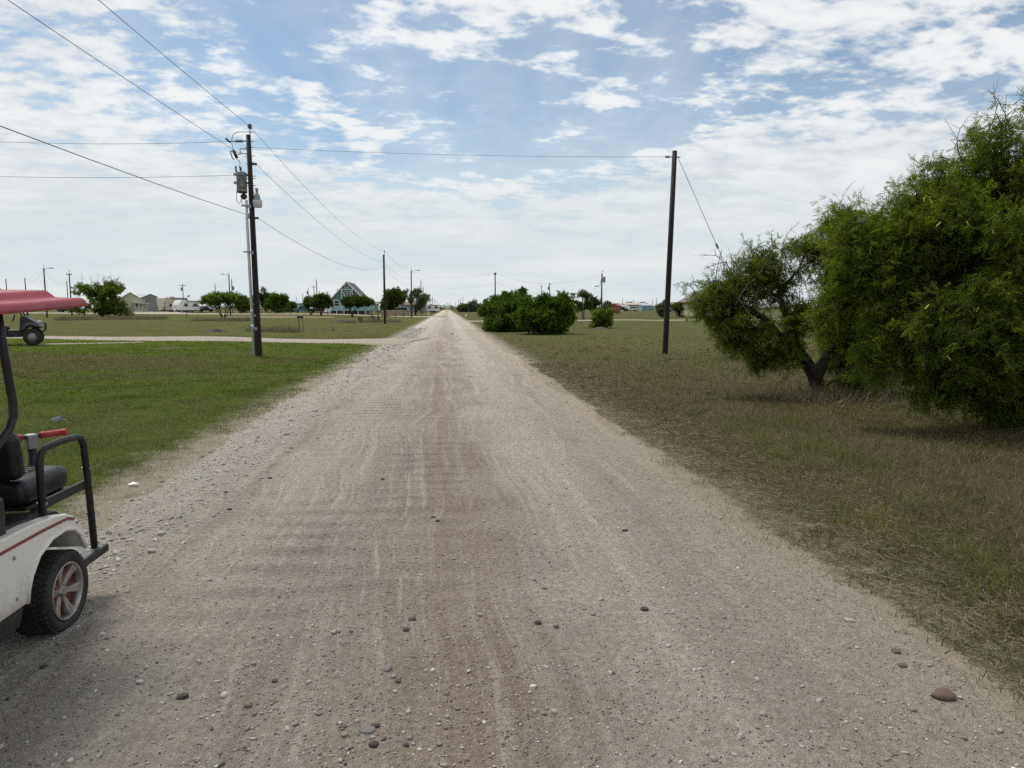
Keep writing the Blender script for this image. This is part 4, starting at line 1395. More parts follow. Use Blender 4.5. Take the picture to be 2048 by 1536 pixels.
# fused cutout
co = MB().tube([pp(471, 302), pp(478, 317)], 0.055, 8).build('cutout', M['porcelain'], pl, True)
MB().tube([pp(465, 304), pp(469.5, 318), pp(473, 320)], 0.022, 6).build('fuse_tube', M['steel'], co)
MB().tube([pp(465, 304), pp(471, 302)], 0.02, 6).build('fuse_hook', M['steel'], co)
MB().tube([pp(478, 311), pp(484, 309), pp(484, 298), pp(497, 299.5)], 0.022, 6).build('cutout_bracket', M['steel'], pl)
MB().tube([pp(484, 307), pp(498, 309)], 0.018, 6).build('cutout_bracket', M['steel'], pl)
MB().tube([pp(464, 285), pp(469, 290), pp(471, 300)], 0.010, 5).build('jumper', M['wire'], pl)
MB().tube([pp(476, 320), pp(482, 322), pp(484, 328), pp(482, 337)], 0.010, 5).build('jumper', M['wire'], pl)
# transformer can
tc = pp(487, 368)
tr = empty('transformer', (0, 0, 0))
tr.parent = pl
zt, zb = pz(347), pz(386)
c_ = Vector((tc.x, tc.y - 0.02, 0))
tank = MB().lathe([(0.165, zb), (0.175, zb + 0.03), (0.175, zt - 0.06), (0.185, zt - 0.05), (0.185, zt), (0.13, zt + 0.04), (0.05, zt + 0.06)], c_, 'Z', 24).build('tank', M['greytank'], tr, True)
MB().lathe([(0.178, zb - 0.012), (0.178, zb + 0.018)], c_, 'Z', 24).build('base_band', M['black'], tr)
MB().lathe([(0.04, zt + 0.03), (0.05, zt + 0.07), (0.032, zt + 0.11), (0.045, zt + 0.15), (0.02, zt + 0.22)], c_ + Vector((-0.02, 0, 0)), 'Z', 12).build('bushing', M['porcelain'], tr, True)
MB().tube([c_ + Vector((-0.16, -0.05, zt + 0.02)), c_ + Vector((-0.17, -0.05, zt + 0.22))], 0.03, 8).build('arrester', M['porcelain'], tr)
for zz_ in (zt - 0.06, pz(367)):
    MB().box(c_ + Vector((-0.21, -0.02, zz_)), (0.10, 0.06, 0.09)).build('lug', M['steel'], tr)
    MB().tube([c_ + Vector((0.15, 0.03, zz_)), Vector((-0.02, 0.0, zz_))], 0.035, 6).build('hanger', M['steel'], tr)
for i in range(4):
    MB().tube([c_ + Vector((-0.08 + i * 0.07, -0.16, zt - 0.10)), c_ + Vector((-0.08 + i * 0.07, -0.23, zt - 0.10))], 0.018, 6).build('terminal', M['steel'], tr)
MB().tube([c_ + Vector((0.02, -0.20, zt - 0.1)), c_ + Vector((-0.04, -0.2, zt - 0.35)), c_ + Vector((-0.14, -0.16, zb)), c_ + Vector((-0.17, -0.1, zb - 0.3)), pp(479, 405, .05), pp(483, 409, .05), pp(487, 397)], 0.010, 5).build('lead_wire', M['wire'], tr)
MB().tube([c_ + Vector((0.08, -0.20, zt - 0.1)), c_ + Vector((0.13, -0.18, zt - 0.3)), c_ + Vector((0.16, -0.1, pz(375)))], 0.010, 5).build('lead_wire', M['wire'], tr)
# red-brown stencilled figures, too small to read
red = surf('red_brown_stencil', (0.20, 0.075, 0.035), None, 20, 0.6)
for i in range(4):
    a0 = -PI / 2 + (i * 0.34 - 0.05)
    o = MB().box((0, 0, 0), (0.045, 0.004, 0.075)).build('stencil_mark', red, tr)
    o.location = c_ + Vector((math.cos(a0) * 0.177, math.sin(a0) * 0.177, pz(378)))
    o.rotation_euler = (0, 0, a0 + PI / 2)
# conduit, weatherhead and straps
MB().tube([pp(508.3, 709), pp(496.2, 440), pp(495.6, 401)], [0.055, 0.05, 0.05], 12).build('conduit', M['conduit'], pl, True)
for a_, b_ in ((428, 438), (620, 626), (650, 658)):
    MB().tube([pp(496.3 + (a_ - 401) * 0.040, a_), pp(496.3 + (b_ - 401) * 0.040, b_)], 0.063, 12).build('coupling', M['conduit'], pl, True)
MB().lathe([(0.05, -0.12), (0.10, -0.06), (0.11, 0.02), (0.05, 0.09)], pp(491.5, 394), 'X', 12).build('weatherhead', M['wire'], pl, True)
MB().tube([pp(488, 396), pp(486, 404), pp(488, 410), pp(494, 411)], 0.009, 5).build('service_wire', M['wire'], pl)
for py_ in (413, 505, 656):
    xa = 492 + (py_ - 413) * 0.042
    MB().box((pp(xa + 6, py_)) + Vector((0, -0.05, 0)), (0.42, 0.05, 0.05)).build('strap', M['steel'], pl)
    MB().box((pp(xa + 12, py_ + 2)) + Vector((0, -0.12, 0)), (0.09, 0.10, 0.12)).build('strap_block', M['steel'], pl)
# bolts and brackets on the shaft
for py_ in (284, 296, 313, 329, 353, 358, 372):
    xa = 501 - (py_ - 271) * -0.035
    MB().tube([pp(xa - 9, py_), pp(xa + 9 + (py_ % 3), py_)], 0.012, 6).build('bolt', M['steel'], pl)
for py_, xx_ in ((329, 513), (437, 516)):
    MB().lathe([(0.02, -0.09), (0.05, -0.06), (0.035, 0), (0.05, 0.06), (0.02, 0.09)], pp(xx_ - 2, py_), 'X', 10).build('spool', M['wire'], pl, True)
MB().lathe([(0.022, -0.01), (0.022, 0.01)], pp(520, 632) + Vector((0, -0.175, 0)) - Rv * 0.12, 'Y', 10).build('tag', M['white'], pl)
# yard lamp on the right of the shaft
lc = pp(517.5, 402) + Vector((0, -0.05, 0))
lamp = empty('yard_lamp', (0, 0, 0))
lamp.parent = pl
MB().lathe([(0.05, 0.42), (0.055, 0.34), (0.04, 0.33), (0.05, 0.22), (0.10, 0.17), (0.12, 0.05), (0.15, 0.0)], lc + Vector((-0.01, 0, 0)), 'Z', 14).build('housing', M['greytank'], lamp, True)
MB().lathe([(0.16, 0.0), (0.165, -0.02), (0.15, -0.24), (0.13, -0.25)], lc, 'Z', 20).build('lamp_shade', M['lens'], lamp, True)
MB().tube([lc + Vector((-0.02, 0, 0.12)), pp(509, 395)], 0.03, 8).build('bracket', M['steel'], lamp)
MB().tube([pp(509, 384), pp(512, 388), pp(511, 396), pp(515, 397)], 0.009, 5).build('lead_wire', M['wire'], lamp)

# --- the near right pole, bare
rb = gp(1330, 708)
rh = height(rb, 1349, 301)
rp = empty('utility_pole', rb, 0, 'bare black utility pole on the right field held by a guy wire', 'utility pole', 'utility poles')
rtop = Vector((0.19, 0, rh))
MB().tube([(0, 0, -0.3), (0, 0, 0), rtop * 0.5, rtop], [0.112, 0.11, 0.10, 0.09], 16).build('shaft', M['creosote'], rp, True)
MB().tube([rtop + Vector((-0.22, 0, -0.22)), rtop + Vector((0.22, 0, -0.22))], 0.022, 6).build('bolt', M['steel'], rp)
MB().tube([rtop + Vector((-0.36, 0, -0.22)), rtop + Vector((-0.2, 0, -0.22))], 0.04, 8).build('clamp', M['steel'], rp)

# guy wire with strain insulator and yellow guard
ga = rb + rtop + Vector((0.12, 0, -0.22))
gd = gp(1528, 704)
gy_dir = (gd - ga)
o = MB().tube([(0, 0, 0), gy_dir], 0.010, 5).build('guy_wire', M['palewire'], None)
o.location = ga
tag(o, 'thin guy wire running from the bare right pole down behind the mesquite', 'guy wire')
MB().tube([gy_dir * 0.43, gy_dir * 0.455], 0.045, 8).build('strain_insulator', M['steel'], o)
MB().tube([gy_dir * 0.80, gy_dir * 0.995], 0.022, 8).build('guy_guard', surf('yellow_plastic', (0.55, 0.40, 0.04), None, 4, 0.5), o)

# --- row of poles along the left of the road
LX = pb.x
row = []
for (px, top, lab, kw) in [
        (771, 509, 'dark pole beside the brush pile, second in the left roadside row', dict(mat='creosote', r0=0.125, r1=0.10)),
        (824.5, 541, 'third pole in the left roadside row, with a lamp arm reaching right', dict(mat='creosote', r0=0.125, r1=0.10, arm=(1.1, 0.05))),
        (843.5, 562, 'fourth pole in the left roadside row, right of the bare branched tree', dict(mat='brownpole')),
        (848, 575, 'thinner fifth pole in the left roadside row', dict(mat='greypole')),
        (866, 594, 'sixth pole in the left roadside row, by the white trailer', dict(mat='greypole')),
        (870, 600, 'seventh pole in the left roadside row, small with distance', dict(mat='greypole')),
        (873, 599, 'eighth pole in the left roadside row, small with distance', dict(mat='greypole')),
        (877, 604, 'ninth pole in the left roadside row, small with distance', dict(mat='greypole')),
        (880, 606, 'farthest pole of the left roadside row', dict(mat='greypole'))]:
    a = math.atan((px - 1024) / FPX) + YAW
    yy_ = LX / math.tan(a)
    yy_ = min(yy_, 520) if yy_ > 0 else 520
    b_ = Vector((math.tan(a) * yy_, yy_, float(tz(LX, yy_))))
    hh_ = max(height(b_, px, top), 5.0)
    row.append((b_, hh_))
    pole(lab, b_, hh_, **kw)

FAR = [   # px, top row, distance, label, options
    (54, 556, 150, 'slim pole rising behind the middle of the red cart roof', dict(cap=False)),
    (16, 558, 155, 'grey pole stub seen over the red cart roof at the far left', dict(cap=False)),
    (93, 536, 112, 'tall pole behind the red cart roof with a sagging wire on either side', dict(arm=(0.8, 0.0))),
    (137, 562, 165, 'grey pole just left of the taller one beside the leaning left tree', dict(mat='greypole')),
    (143, 546, 128, 'tall pole at the left edge of the round tree by the cart roof', dict(crossarm=0.9)),
    (367.5, 569, 185, 'grey pole with a transformer above the white travel trailer', dict(mat='greypole', crossarm=1.4, drum=(-0.3, -1.6))),
    (432, 568, 170, 'short pole left of the lamp pole over the umbrella shaped tree', dict(mat='greypole')),
    (460.5, 548, 128, 'dark pole with a lamp arm to the left over the umbrella shaped tree', dict(mat='creosote', arm=(-0.8, 0.0))),
    (465.5, 559, 150, 'grey pole with a transformer just right of the dark lamp pole', dict(mat='greypole', drum=(0.3, -2.2))),
    (573, 586, 240, 'far thin pole over the long grey green shed', dict(mat='greypole', cap=False)),
    (593, 593, 250, 'far thin pole in front of the long grey green shed', dict(mat='greypole', cap=False)),
    (606, 588, 245, 'far thin pole at the right end of the long grey green shed', dict(mat='greypole', cap=False)),
    (617.5, 577, 205, 'grey pole with a transformer left of the A-frame house trees', dict(mat='greypole', drum=(-0.25, -1.6))),
    (629, 572, 195, 'grey pole next to the tall dark one left of the A-frame house', dict(mat='greypole', crossarm=0.8)),
    (634.5, 561, 160, 'tall dark pole left of the A-frame house with a wire to the left', dict(mat='brownpole')),
    (676, 577, 215, 'far pole tip showing just over the A-frame roof slope', dict(mat='greypole', cap=False)),
    (926, 595, 300, 'far pole right of the road, nearest of the distant right row', dict(mat='greypole')),
    (921, 598, 330, 'far pole right of the road, second of the distant right row', dict(mat='greypole')),
    (917, 600, 360, 'far pole right of the road, third of the distant right row', dict(mat='greypole')),
    (911, 604, 420, 'far pole right of the road, farthest of the distant right row', dict(mat='greypole')),
    (990.5, 545, 118, 'dark pole with a twin top rising behind the left big bush', dict(mat='creosote', crossarm=0.35, cap=False)),
    (1042, 583, 240, 'pole tip barely showing above the dip between the big bushes', dict(mat='greypole', cap=False)),
    (1082.5, 570, 185, 'thin pole rising behind the right big bush, left of the twin topped one', dict(mat='greypole', cap=False)),
    (1099, 567, 175, 'grey pole with transformer and twin top behind the right big bush', dict(mat='greypole', crossarm=0.5, drum=(-0.28, -1.5))),
    (1165, 580, 120, 'grey pole in front of the open crowned tree behind the bushes', dict(mat='greypole', cap=False, r0=0.11, r1=0.09)),
    (1203, 547, 108, 'dark pole with a transformer behind the small cactus shrub', dict(mat='creosote', r0=0.125, r1=0.10, arm=(-0.5, -1.9), drum=(0.32, -1.3))),
    (1213, 600, 320, 'far pole left of the red shed roof', dict(mat='greypole')),
    (1245, 597, 300, 'far pole just right of the red shed', dict(mat='brownpole')),
    (1267, 600, 310, 'far pole over the long pale roof', dict(mat='greypole')),
    (1305, 599, 300, 'far pole over the teal shed', dict(mat='greypole')),
    (1313, 596, 290, 'far pole just left of the bare right pole', dict(mat='brownpole')),
    (1229, 604, 360, 'faint far pole above the red shed', dict(mat='greypole', cap=False)),
]
farp = {}
for (px, top, dist, lab, kw) in FAR:
    b_ = spot(px, dist)
    hh_ = height(b_, px, top) - b_.z
    farp[px] = (b_, hh_)
    pole(lab, b_, hh_, **kw)

# --- wires of the near spans
A_top = pb + pp(503, 254)
A_neu = pb + pp(514, 329)
A_com = pb + pp(516, 437)
B, bh = row[0]
B3, bh3 = row[1]
back = Vector((LX, pb.y - 52, 0))
sagwire('top conductor running overhead from the near left pole towards the viewer', A_top, back + Vector((0.1, 0, A_top.z + 0.1)), 0.45, 0.013)
sagwire('second wire running overhead from the near left pole towards the viewer', A_neu, back + Vector((-0.25, 0, A_neu.z + 0.15)), 0.40, 0.011)
sagwire('lowest thick cable running from the near left pole towards the viewer', A_com, back + Vector((-0.2, 0, A_com.z + 0.1)), 0.55, 0.015)
sagwire('top conductor from the near left pole down the road to the second pole', A_top, B + Vector((0, 0, bh + 0.38)), 0.75, 0.012)
sagwire('second wire from the near left pole down the road to the second pole', A_neu, B + Vector((0.1, 0, height(B, 771, 524))), 0.75, 0.012)
sagwire('lowest cable from the near left pole down the road to the second pole', A_com, B + Vector((0.1, 0, height(B, 771, 531))), 1.0, 0.014)
sagwire('top conductor between second and third pole of the left row', B + Vector((0, 0, bh + 0.38)), B3 + Vector((0, 0, bh3 + 0.38)), 0.6, 0.016)
sagwire('middle wire between second and third pole of the left row', B + Vector((0, 0, height(B, 771, 525))), B3 + Vector((0, 0, bh3 - 1.2)), 0.8, 0.016)
sagwire('lowest cable between second and third pole of the left row', B + Vector((0, 0, height(B, 771, 531))), B3 + Vector((0, 0, bh3 - 2.3)), 1.0, 0.016)
B4, bh4 = row[2]
sagwire('top conductor between third and fourth pole of the left row', B3 + Vector((0, 0, bh3 + 0.38)), B4 + Vector((0, 0, bh4 + 0.38)), 0.6, 0.016)
sagwire('lower cable between third and fourth pole of the left row', B3 + Vector((0, 0, bh3 - 2.2)), B4 + Vector((0, 0, bh4 - 2.0)), 1.0, 0.016)
# side spans
dl = pb + pp(460, 284)
d = ray(0, 273)
far_l = Vector((0, 0, EYE)) + Vector(d) * (26.0 / d[1])
sagwire('upper wire leaving the near left pole sideways to the left', dl, dl + (far_l - dl) * 2.0 + Vector((0, 0, 0.25)), 0.30, 0.011)
d = ray(0, 344)
far_l2 = Vector((0, 0, EYE)) + Vector(d) * (26.0 / d[1])
dl2 = pb + pp(478, 351)
sagwire('lower wire leaving the transformer sideways to the left', dl2, dl2 + (far_l2 - dl2) * 2.0 + Vector((0, 0, 0.2)), 0.25, 0.011)
sagwire('wire crossing the road from the near left pole to the bare right pole', pb + pp(510, 296), rb + rtop + Vector((-0.36, 0, -0.22)), 0.10, 0.011, 'palewire')


def fw(px, drop=0.0):
    b_, h__ = farp[px]
    return b_ + Vector((0, 0, h__ - drop))


for (a_, da, b2_, db, sag_, lab) in [
        (93, 0.3, 54, 0.0, 1.2, 'slack wire from the tall pole down to the pole over the cart roof'),
        (93, 0.3, 143, 1.2, 1.4, 'slack wire from the tall pole to the pole by the round left tree'),
        (432, 0.2, 460.5, 0.4, 1.0, 'slack wire between the two poles over the umbrella shaped tree'),
        (634.5, 0.2, 573, 0.5, 1.5, 'sagging wire from the tall pole left of the A-frame house'),
        (990.5, 0.1, 1203, 0.1, 1.6, 'upper sagging wire between the poles behind the bushes'),
        (990.5, 1.6, 1203, 2.0, 1.6, 'lower sagging wire between the poles behind the bushes'),
        (1203, 2.6, 1165, 0.3, 0.3, 'service wire dropping left from the pole behind the cactus shrub'),
        (1245, 0.3, 1305, 0.3, 1.0, 'faint wire over the long pale roof')]:
    sagwire(lab, fw(a_, da), fw(b2_, db), sag_, 0.018, 'palewire')
sagwire('upper wire crossing the distant road from the left row to the twin topped pole', B3 + Vector((0, 0, bh3 - 0.2)), fw(990.5, 0.1), 1.0, 0.018, 'palewire')
sagwire('lower wire crossing the distant road from the left row to the twin topped pole', B4 + Vector((0, 0, bh4 - 0.3)), fw(990.5, 1.8), 1.2, 0.018, 'palewire')


# ------------------------------------------------------------------ golf cart
M['gel'] = surf('faded_red_roof', (0.32, 0.038, 0.050), (0.27, 0.030, 0.042), 2.0, 0.36)
m_, n, out = new_mat('cream_cart_panel')        # gel coat with scuffs, road dust splashed along the lower panel
b = n.node('ShaderNodeBsdfPrincipled')
ob = n.obj()
ox, oy, oz = n.sep(ob)
c = n.mix(n.ss(n.noise(ob, 4.0, 5.0), 0.35, 0.7), (0.76, 0.74, 0.68), (0.70, 0.67, 0.60))
scuff = n.m('MULTIPLY', n.ss(n.noise(n.mapv(ob, (1, 3, 9)), 14.0, 5.0, 0.7), 0.60, 0.72), 0.5)
c = n.mix(scuff, c, (0.36, 0.33, 0.28))
splash = n.m('MULTIPLY', n.ss(n.m('ADD', oz, n.m('MULTIPLY', n.noise(ob, 9.0, 5.0, 0.7), -0.45)), 0.26, 0.04), 0.75)
c = n.mix(splash, c, (0.36, 0.31, 0.25))
n.put(b.inputs['Base Color'], c)
n.put(b.inputs['Roughness'], n.ss(splash, 0.0, 0.7, 0.38, 0.85))
n.nt.links.new(b.outputs[0], out.inputs[0])
M['cream'] = m_
M['vinyl'] = surf('black_vinyl', (0.014, 0.014, 0.016), (0.022, 0.022, 0.024), 12, 0.42, bump=0.15, bscale=160)
M['powder'] = surf('black_powder_coat', (0.013, 0.013, 0.014), (0.022, 0.020, 0.019), 25, 0.5, bump=0.1, bscale=120)
M['rubber'] = surf('dusty_rubber', (0.018, 0.018, 0.018), (0.045, 0.041, 0.036), 8, 0.8, bump=0.2, bscale=90)
M['plate'] = surf('worn_tread_plate', (0.22, 0.215, 0.21), (0.10, 0.095, 0.09), 22, 0.55, 0.3, bump=0.8, bscale=60)
M['alloy'] = surf('dusty_alloy', (0.42, 0.40, 0.38), (0.24, 0.215, 0.20), 14, 0.38, 0.75)
M['pocket'] = surf('red_wheel_pocket', (0.40, 0.085, 0.08), (0.30, 0.07, 0.065), 12, 0.45)
M['stripe'] = surf('maroon_stripe', (0.24, 0.06, 0.055), (0.20, 0.05, 0.045), 6, 0.4)
M['redgrip'] = surf('red_rubber', (0.46, 0.045, 0.04), (0.36, 0.035, 0.03), 18, 0.55, bump=0.3, bscale=90)
M['diamond'] = surf('quilted_vinyl', (0.045, 0.045, 0.048), (0.03, 0.03, 0.033), 12, 0.5, bump=0.3, bscale=30)

cart = empty('golf_cart', (-2.62, 3.86, 0.012), 0, 'cream golf cart with faded red roof and rear facing seat, cut by the left edge', 'golf cart')
side = [(-0.85, 0.30), (-0.37, 0.30), (-0.355, 0.36), (-0.325, 0.42), (-0.25, 0.50), (-0.13, 0.548), (0.0, 0.556), (0.09, 0.532), (0.15, 0.485), (0.195, 0.39),
        (0.218, 0.395), (0.205, 0.47), (0.165, 0.545), (0.10, 0.60), (0.03, 0.634), (-0.08, 0.655), (-0.30, 0.672), (-0.55, 0.675), (-0.85, 0.66)]
MB().prism(side, 'X', -0.565, 0.565).build('body', M['cream'], cart, bevel=0.018, seg=3)
# flared lip round the arch
arch = [(-0.37, 0.30), (-0.355, 0.36), (-0.325, 0.42), (-0.25, 0.50), (-0.13, 0.548), (0.0, 0.556), (0.09, 0.532), (0.15, 0.485), (0.195, 0.39)]
for s_ in (-1, 1):
    MB().tube([(s_ * 0.563, a, b) for a, b in arch], 0.012, 8).build('arch_lip', M['cream'], cart, True)
    MB().prism([(-0.85, 0.607), (-0.20, 0.607), (0.02, 0.600), (0.09, 0.580), (0.10, 0.592), (0.03, 0.614), (-0.20, 0.622), (-0.85, 0.622)], 'X', s_ * 0.563, s_ * 0.5685).build('stripe', M['stripe'], cart)
MB().prism([(-1.75, 0.20), (-0.40, 0.20), (-0.36, 0.297), (-1.75, 0.297)], 'X', -0.54, 0.545).build('rocker', M['vinyl'], cart, bevel=0.01)
MB().prism([(-0.23, 0.672), (-0.17, 0.668), (0.05, 0.634), (0.09, 0.612), (0.085, 0.622), (0.04, 0.646), (-0.1, 0.674), (-0.30, 0.688), (-0.46, 0.69), (-0.46, 0.678)], 'X', -0.40, 0.50).build('fender_mat', M['vinyl'], cart, bevel=0.004)
MB().prism([(-0.36, 0.25), (-0.33, 0.42), (-0.25, 0.50), (0.02, 0.545), (0.15, 0.47), (0.17, 0.40), (0.15, 0.25)], 'X', -0.30, 0.30).build('rear_axle_housing', M['black'], cart)
for s_ in (-1, 1):
    MB().box((s_ * 0.5665, -0.62, 0.48), (0.006, 0.006, 0.34)).build('panel_seam', M['black'], cart)
    for (by_, bz_) in ((-0.45, 0.36), (-0.45, 0.56), (-0.70, 0.36), (0.12, 0.56)):
        MB().lathe([(0.010, -0.003), (0.010, 0.003), (0.004, 0.006)], (s_ * 0.567, by_, bz_), 'X', 8).build('bolt', M['steel'], cart)
    for (by_, bz_) in ((0.388, 0.80), (0.40, 0.70), (-0.075, 0.72), (0.42, 0.31)):
        MB().lathe([(0.009, -0.024), (0.009, 0.024)], (s_ * 0.50, by_, bz_), 'X', 8).build('bolt', M['steel'], cart)
# front half: floor, cowl, front seat, steering wheel
MB().box((0, -1.25, 0.33), (1.06, 0.85, 0.05)).build('floor_pan', M['plate'], cart, bevel=0.01)
MB().prism([(-1.62, 0.30), (-2.30, 0.28), (-2.42, 0.42), (-2.30, 0.66), (-1.95, 0.80), (-1.70, 0.82), (-1.62, 0.70)], 'X', -0.55, 0.55).build('cowl', M['cream'], cart, bevel=0.05, seg=3)
MB().box((0, -0.62, 0.74), (1.0, 0.46, 0.13)).build('front_seat', M['vinyl'], cart, bevel=0.05, seg=4)
MB().box((0, -0.44, 0.98), (0.9, 0.10, 0.30), Matrix.Rotation(R(-8), 3, 'X')).build('front_backrest', M['vinyl'], cart, bevel=0.04, seg=4)
sw = MB().tube([(0.25 + 0.17 * math.cos(t * PI / 8), -1.40 + 0.08 * math.sin(t * PI / 8), 0.98 + 0.14 * math.sin(t * PI / 8)) for t in range(17)], 0.014, 8).build('steering_wheel', M['vinyl'], cart, True)
MB().tube([(0.25, -1.42, 0.98), (0.25, -1.72, 0.72)], 0.022, 8).build('steering_column', M['powder'], sw)
# rear facing seat
seat = MB().box((-0.04, 0.15, 0.765), (0.92, 0.46, 0.14)).build('rear_seat', M['vinyl'], cart, bevel=0.055, seg=5)
MB().box((-0.04, 0.13, 0.836), (0.70, 0.34, 0.012)).build('quilted_panel', M['diamond'], seat, bevel=0.005)
for i in range(7):
    MB().box((-0.04, -0.02 + i * 0.05, 0.843), (0.70, 0.006, 0.004)).build('stitch_line', M['vinyl'], seat)
MB().box((-0.04, 0.155, 0.688), (0.90, 0.44, 0.02)).build('seat_board', M['black'], cart)
MB().box((-0.02, -0.05, 0.97), (0.84, 0.10, 0.26), Matrix.Rotation(R(8), 3, 'X')).build('rear_backrest', M['vinyl'], cart, bevel=0.048, seg=5)
MB().box((-0.02, -0.05, 0.72), (0.3, 0.06, 0.3)).build('backrest_post', M['black'], cart)
MB().box((0.50, -0.52, 0.73), (0.055, 0.22, 0.25)).build('hip_restraint', M['vinyl'], cart, bevel=0.025, seg=4)
MB().box((-0.50, -0.52, 0.73), (0.055, 0.22, 0.25)).build('hip_restraint', M['vinyl'], cart, bevel=0.025, seg=4)
# grab bars and rails, one each side
for s_ in (1, -1):
    x_ = 0.50 * s_
    pts = [(x_, -0.075, 0.66), (x_, -0.075, 0.93), (x_, -0.06, 0.975), (x_, -0.025, 1.003), (x_, 0.13, 1.012), (x_, 0.30, 1.005), (x_, 0.345, 0.99), (x_, 0.375, 0.945), (x_, 0.395, 0.75), (x_, 0.425, 0.25)]
    MB().tube(pts, 0.0195, 10).build('grab_bar', M['powder'], cart, True)
    MB().box((x_ - 0.012 * s_, 0.16, 0.708), (0.022, 0.47, 0.05)).build('seat_rail', M['powder'], cart, bevel=0.004)
    # roof struts
    MB().tube([(x_, -0.32, 1.72), (x_, -0.29, 1.50), (x_, -0.255, 1.28), (x_, -0.26, 1.21), (x_, -0.30, 1.15), (x_, -0.44, 1.07), (x_, -0.62, 0.98), (x_, -0.66, 0.70)], 0.0195, 10).build('roof_strut', M['powder'], cart, True)
    MB().tube([(x_, -1.72, 0.80), (x_, -1.55, 1.70)], 0.0195, 10).build('roof_strut', M['powder'], cart, True)
# foot plate
fp = MB().box((0.0, 0.325, 0.292), (1.06, 0.30, 0.035)).build('foot_plate', M['plate'], cart, bevel=0.006)
for s_ in (1, -1):
    MB().box((0.535 * s_, 0.345, 0.285), (0.022, 0.31, 0.045)).build('plate_edge', M['powder'], fp, bevel=0.005)
MB().box((0.0, 0.487, 0.285), (1.09, 0.022, 0.045)).build('plate_edge', M['powder'], fp, bevel=0.005)
MB().tube([(0.3, 0.0, 0.27), (0.3, 0.30, 0.27)], 0.02, 8).build('plate_support', M['powder'], fp)
MB().tube([(-0.3, 0.0, 0.27), (-0.3, 0.30, 0.27)], 0.02, 8).build('plate_support', M['powder'], fp)


# roof shell: stepped edge, crowned middle
def roof_shell():
    us = np.concatenate([[-0.585, -0.582, -0.576], np.linspace(-0.565, 0.565, 96), [0.576, 0.582, 0.585]])
    vs_ = np.concatenate([[0.36, 0.357, 0.351], np.linspace(0.34, -0.1, 44), np.linspace(-0.13, -1.88, 50), [-1.891, -1.897, -1.90]])
    xi, di = [0, 0.004, 0.012, 0.025, 0.105, 0.115, 0.140, 0.150, 0.28, 0.29, 0.315, 0.325, 0.6], [-0.050, -0.030, -0.012, -0.004, 0.002, 0.006, 0.038, 0.043, 0.050, 0.054, 0.084, 0.088, 0.125]
    gx, gy = np.meshgrid(us, vs_)
    d_ = np.minimum(0.585 - np.abs(gx), np.minimum((0.36 - gy), (gy + 1.90)))
    z = np.interp(d_, xi, di)
    lift = 1.792 + 0.045 * np.clip((gy + 0.6) / 0.96, 0, 1) ** 1.4
    V1 = np.stack([gx, gy, lift + z - 0.035], -1).reshape(-1, 3)
    zb_ = np.interp(d_, [0, 0.02, 0.1, 0.6], [-0.042, -0.038, -0.02, 0.05])
    V2 = np.stack([gx * 0.995, gy - 0.002, lift + zb_ - 0.045], -1).reshape(-1, 3)
    h, w = gx.shape
    i = np.arange(h * w).reshape(h, w)
    q_ = np.stack([i[:-1, :-1], i[:-1, 1:], i[1:, 1:], i[1:, :-1]], -1).reshape(-1, 4)
    T = np.concatenate([q_[:, [0, 2, 1]], q_[:, [0, 3, 2]], (q_[:, [0, 1, 2]] + h * w), (q_[:, [0, 2, 3]] + h * w)])
    ring = np.concatenate([i[0, :], i[1:, -1], i[-1, -2::-1], i[-2:0:-1, 0]])
    nx_ = np.roll(ring, -1)
    side_ = np.concatenate([np.stack([ring, nx_, nx_ + h * w], -1), np.stack([ring, nx_ + h * w, ring + h * w], -1)])
    return np.concatenate([V1, V2]), np.concatenate([T, side_])


V, T = roof_shell()
link('roof', fast_mesh('roof', V, T, True), M['gel'], cart)


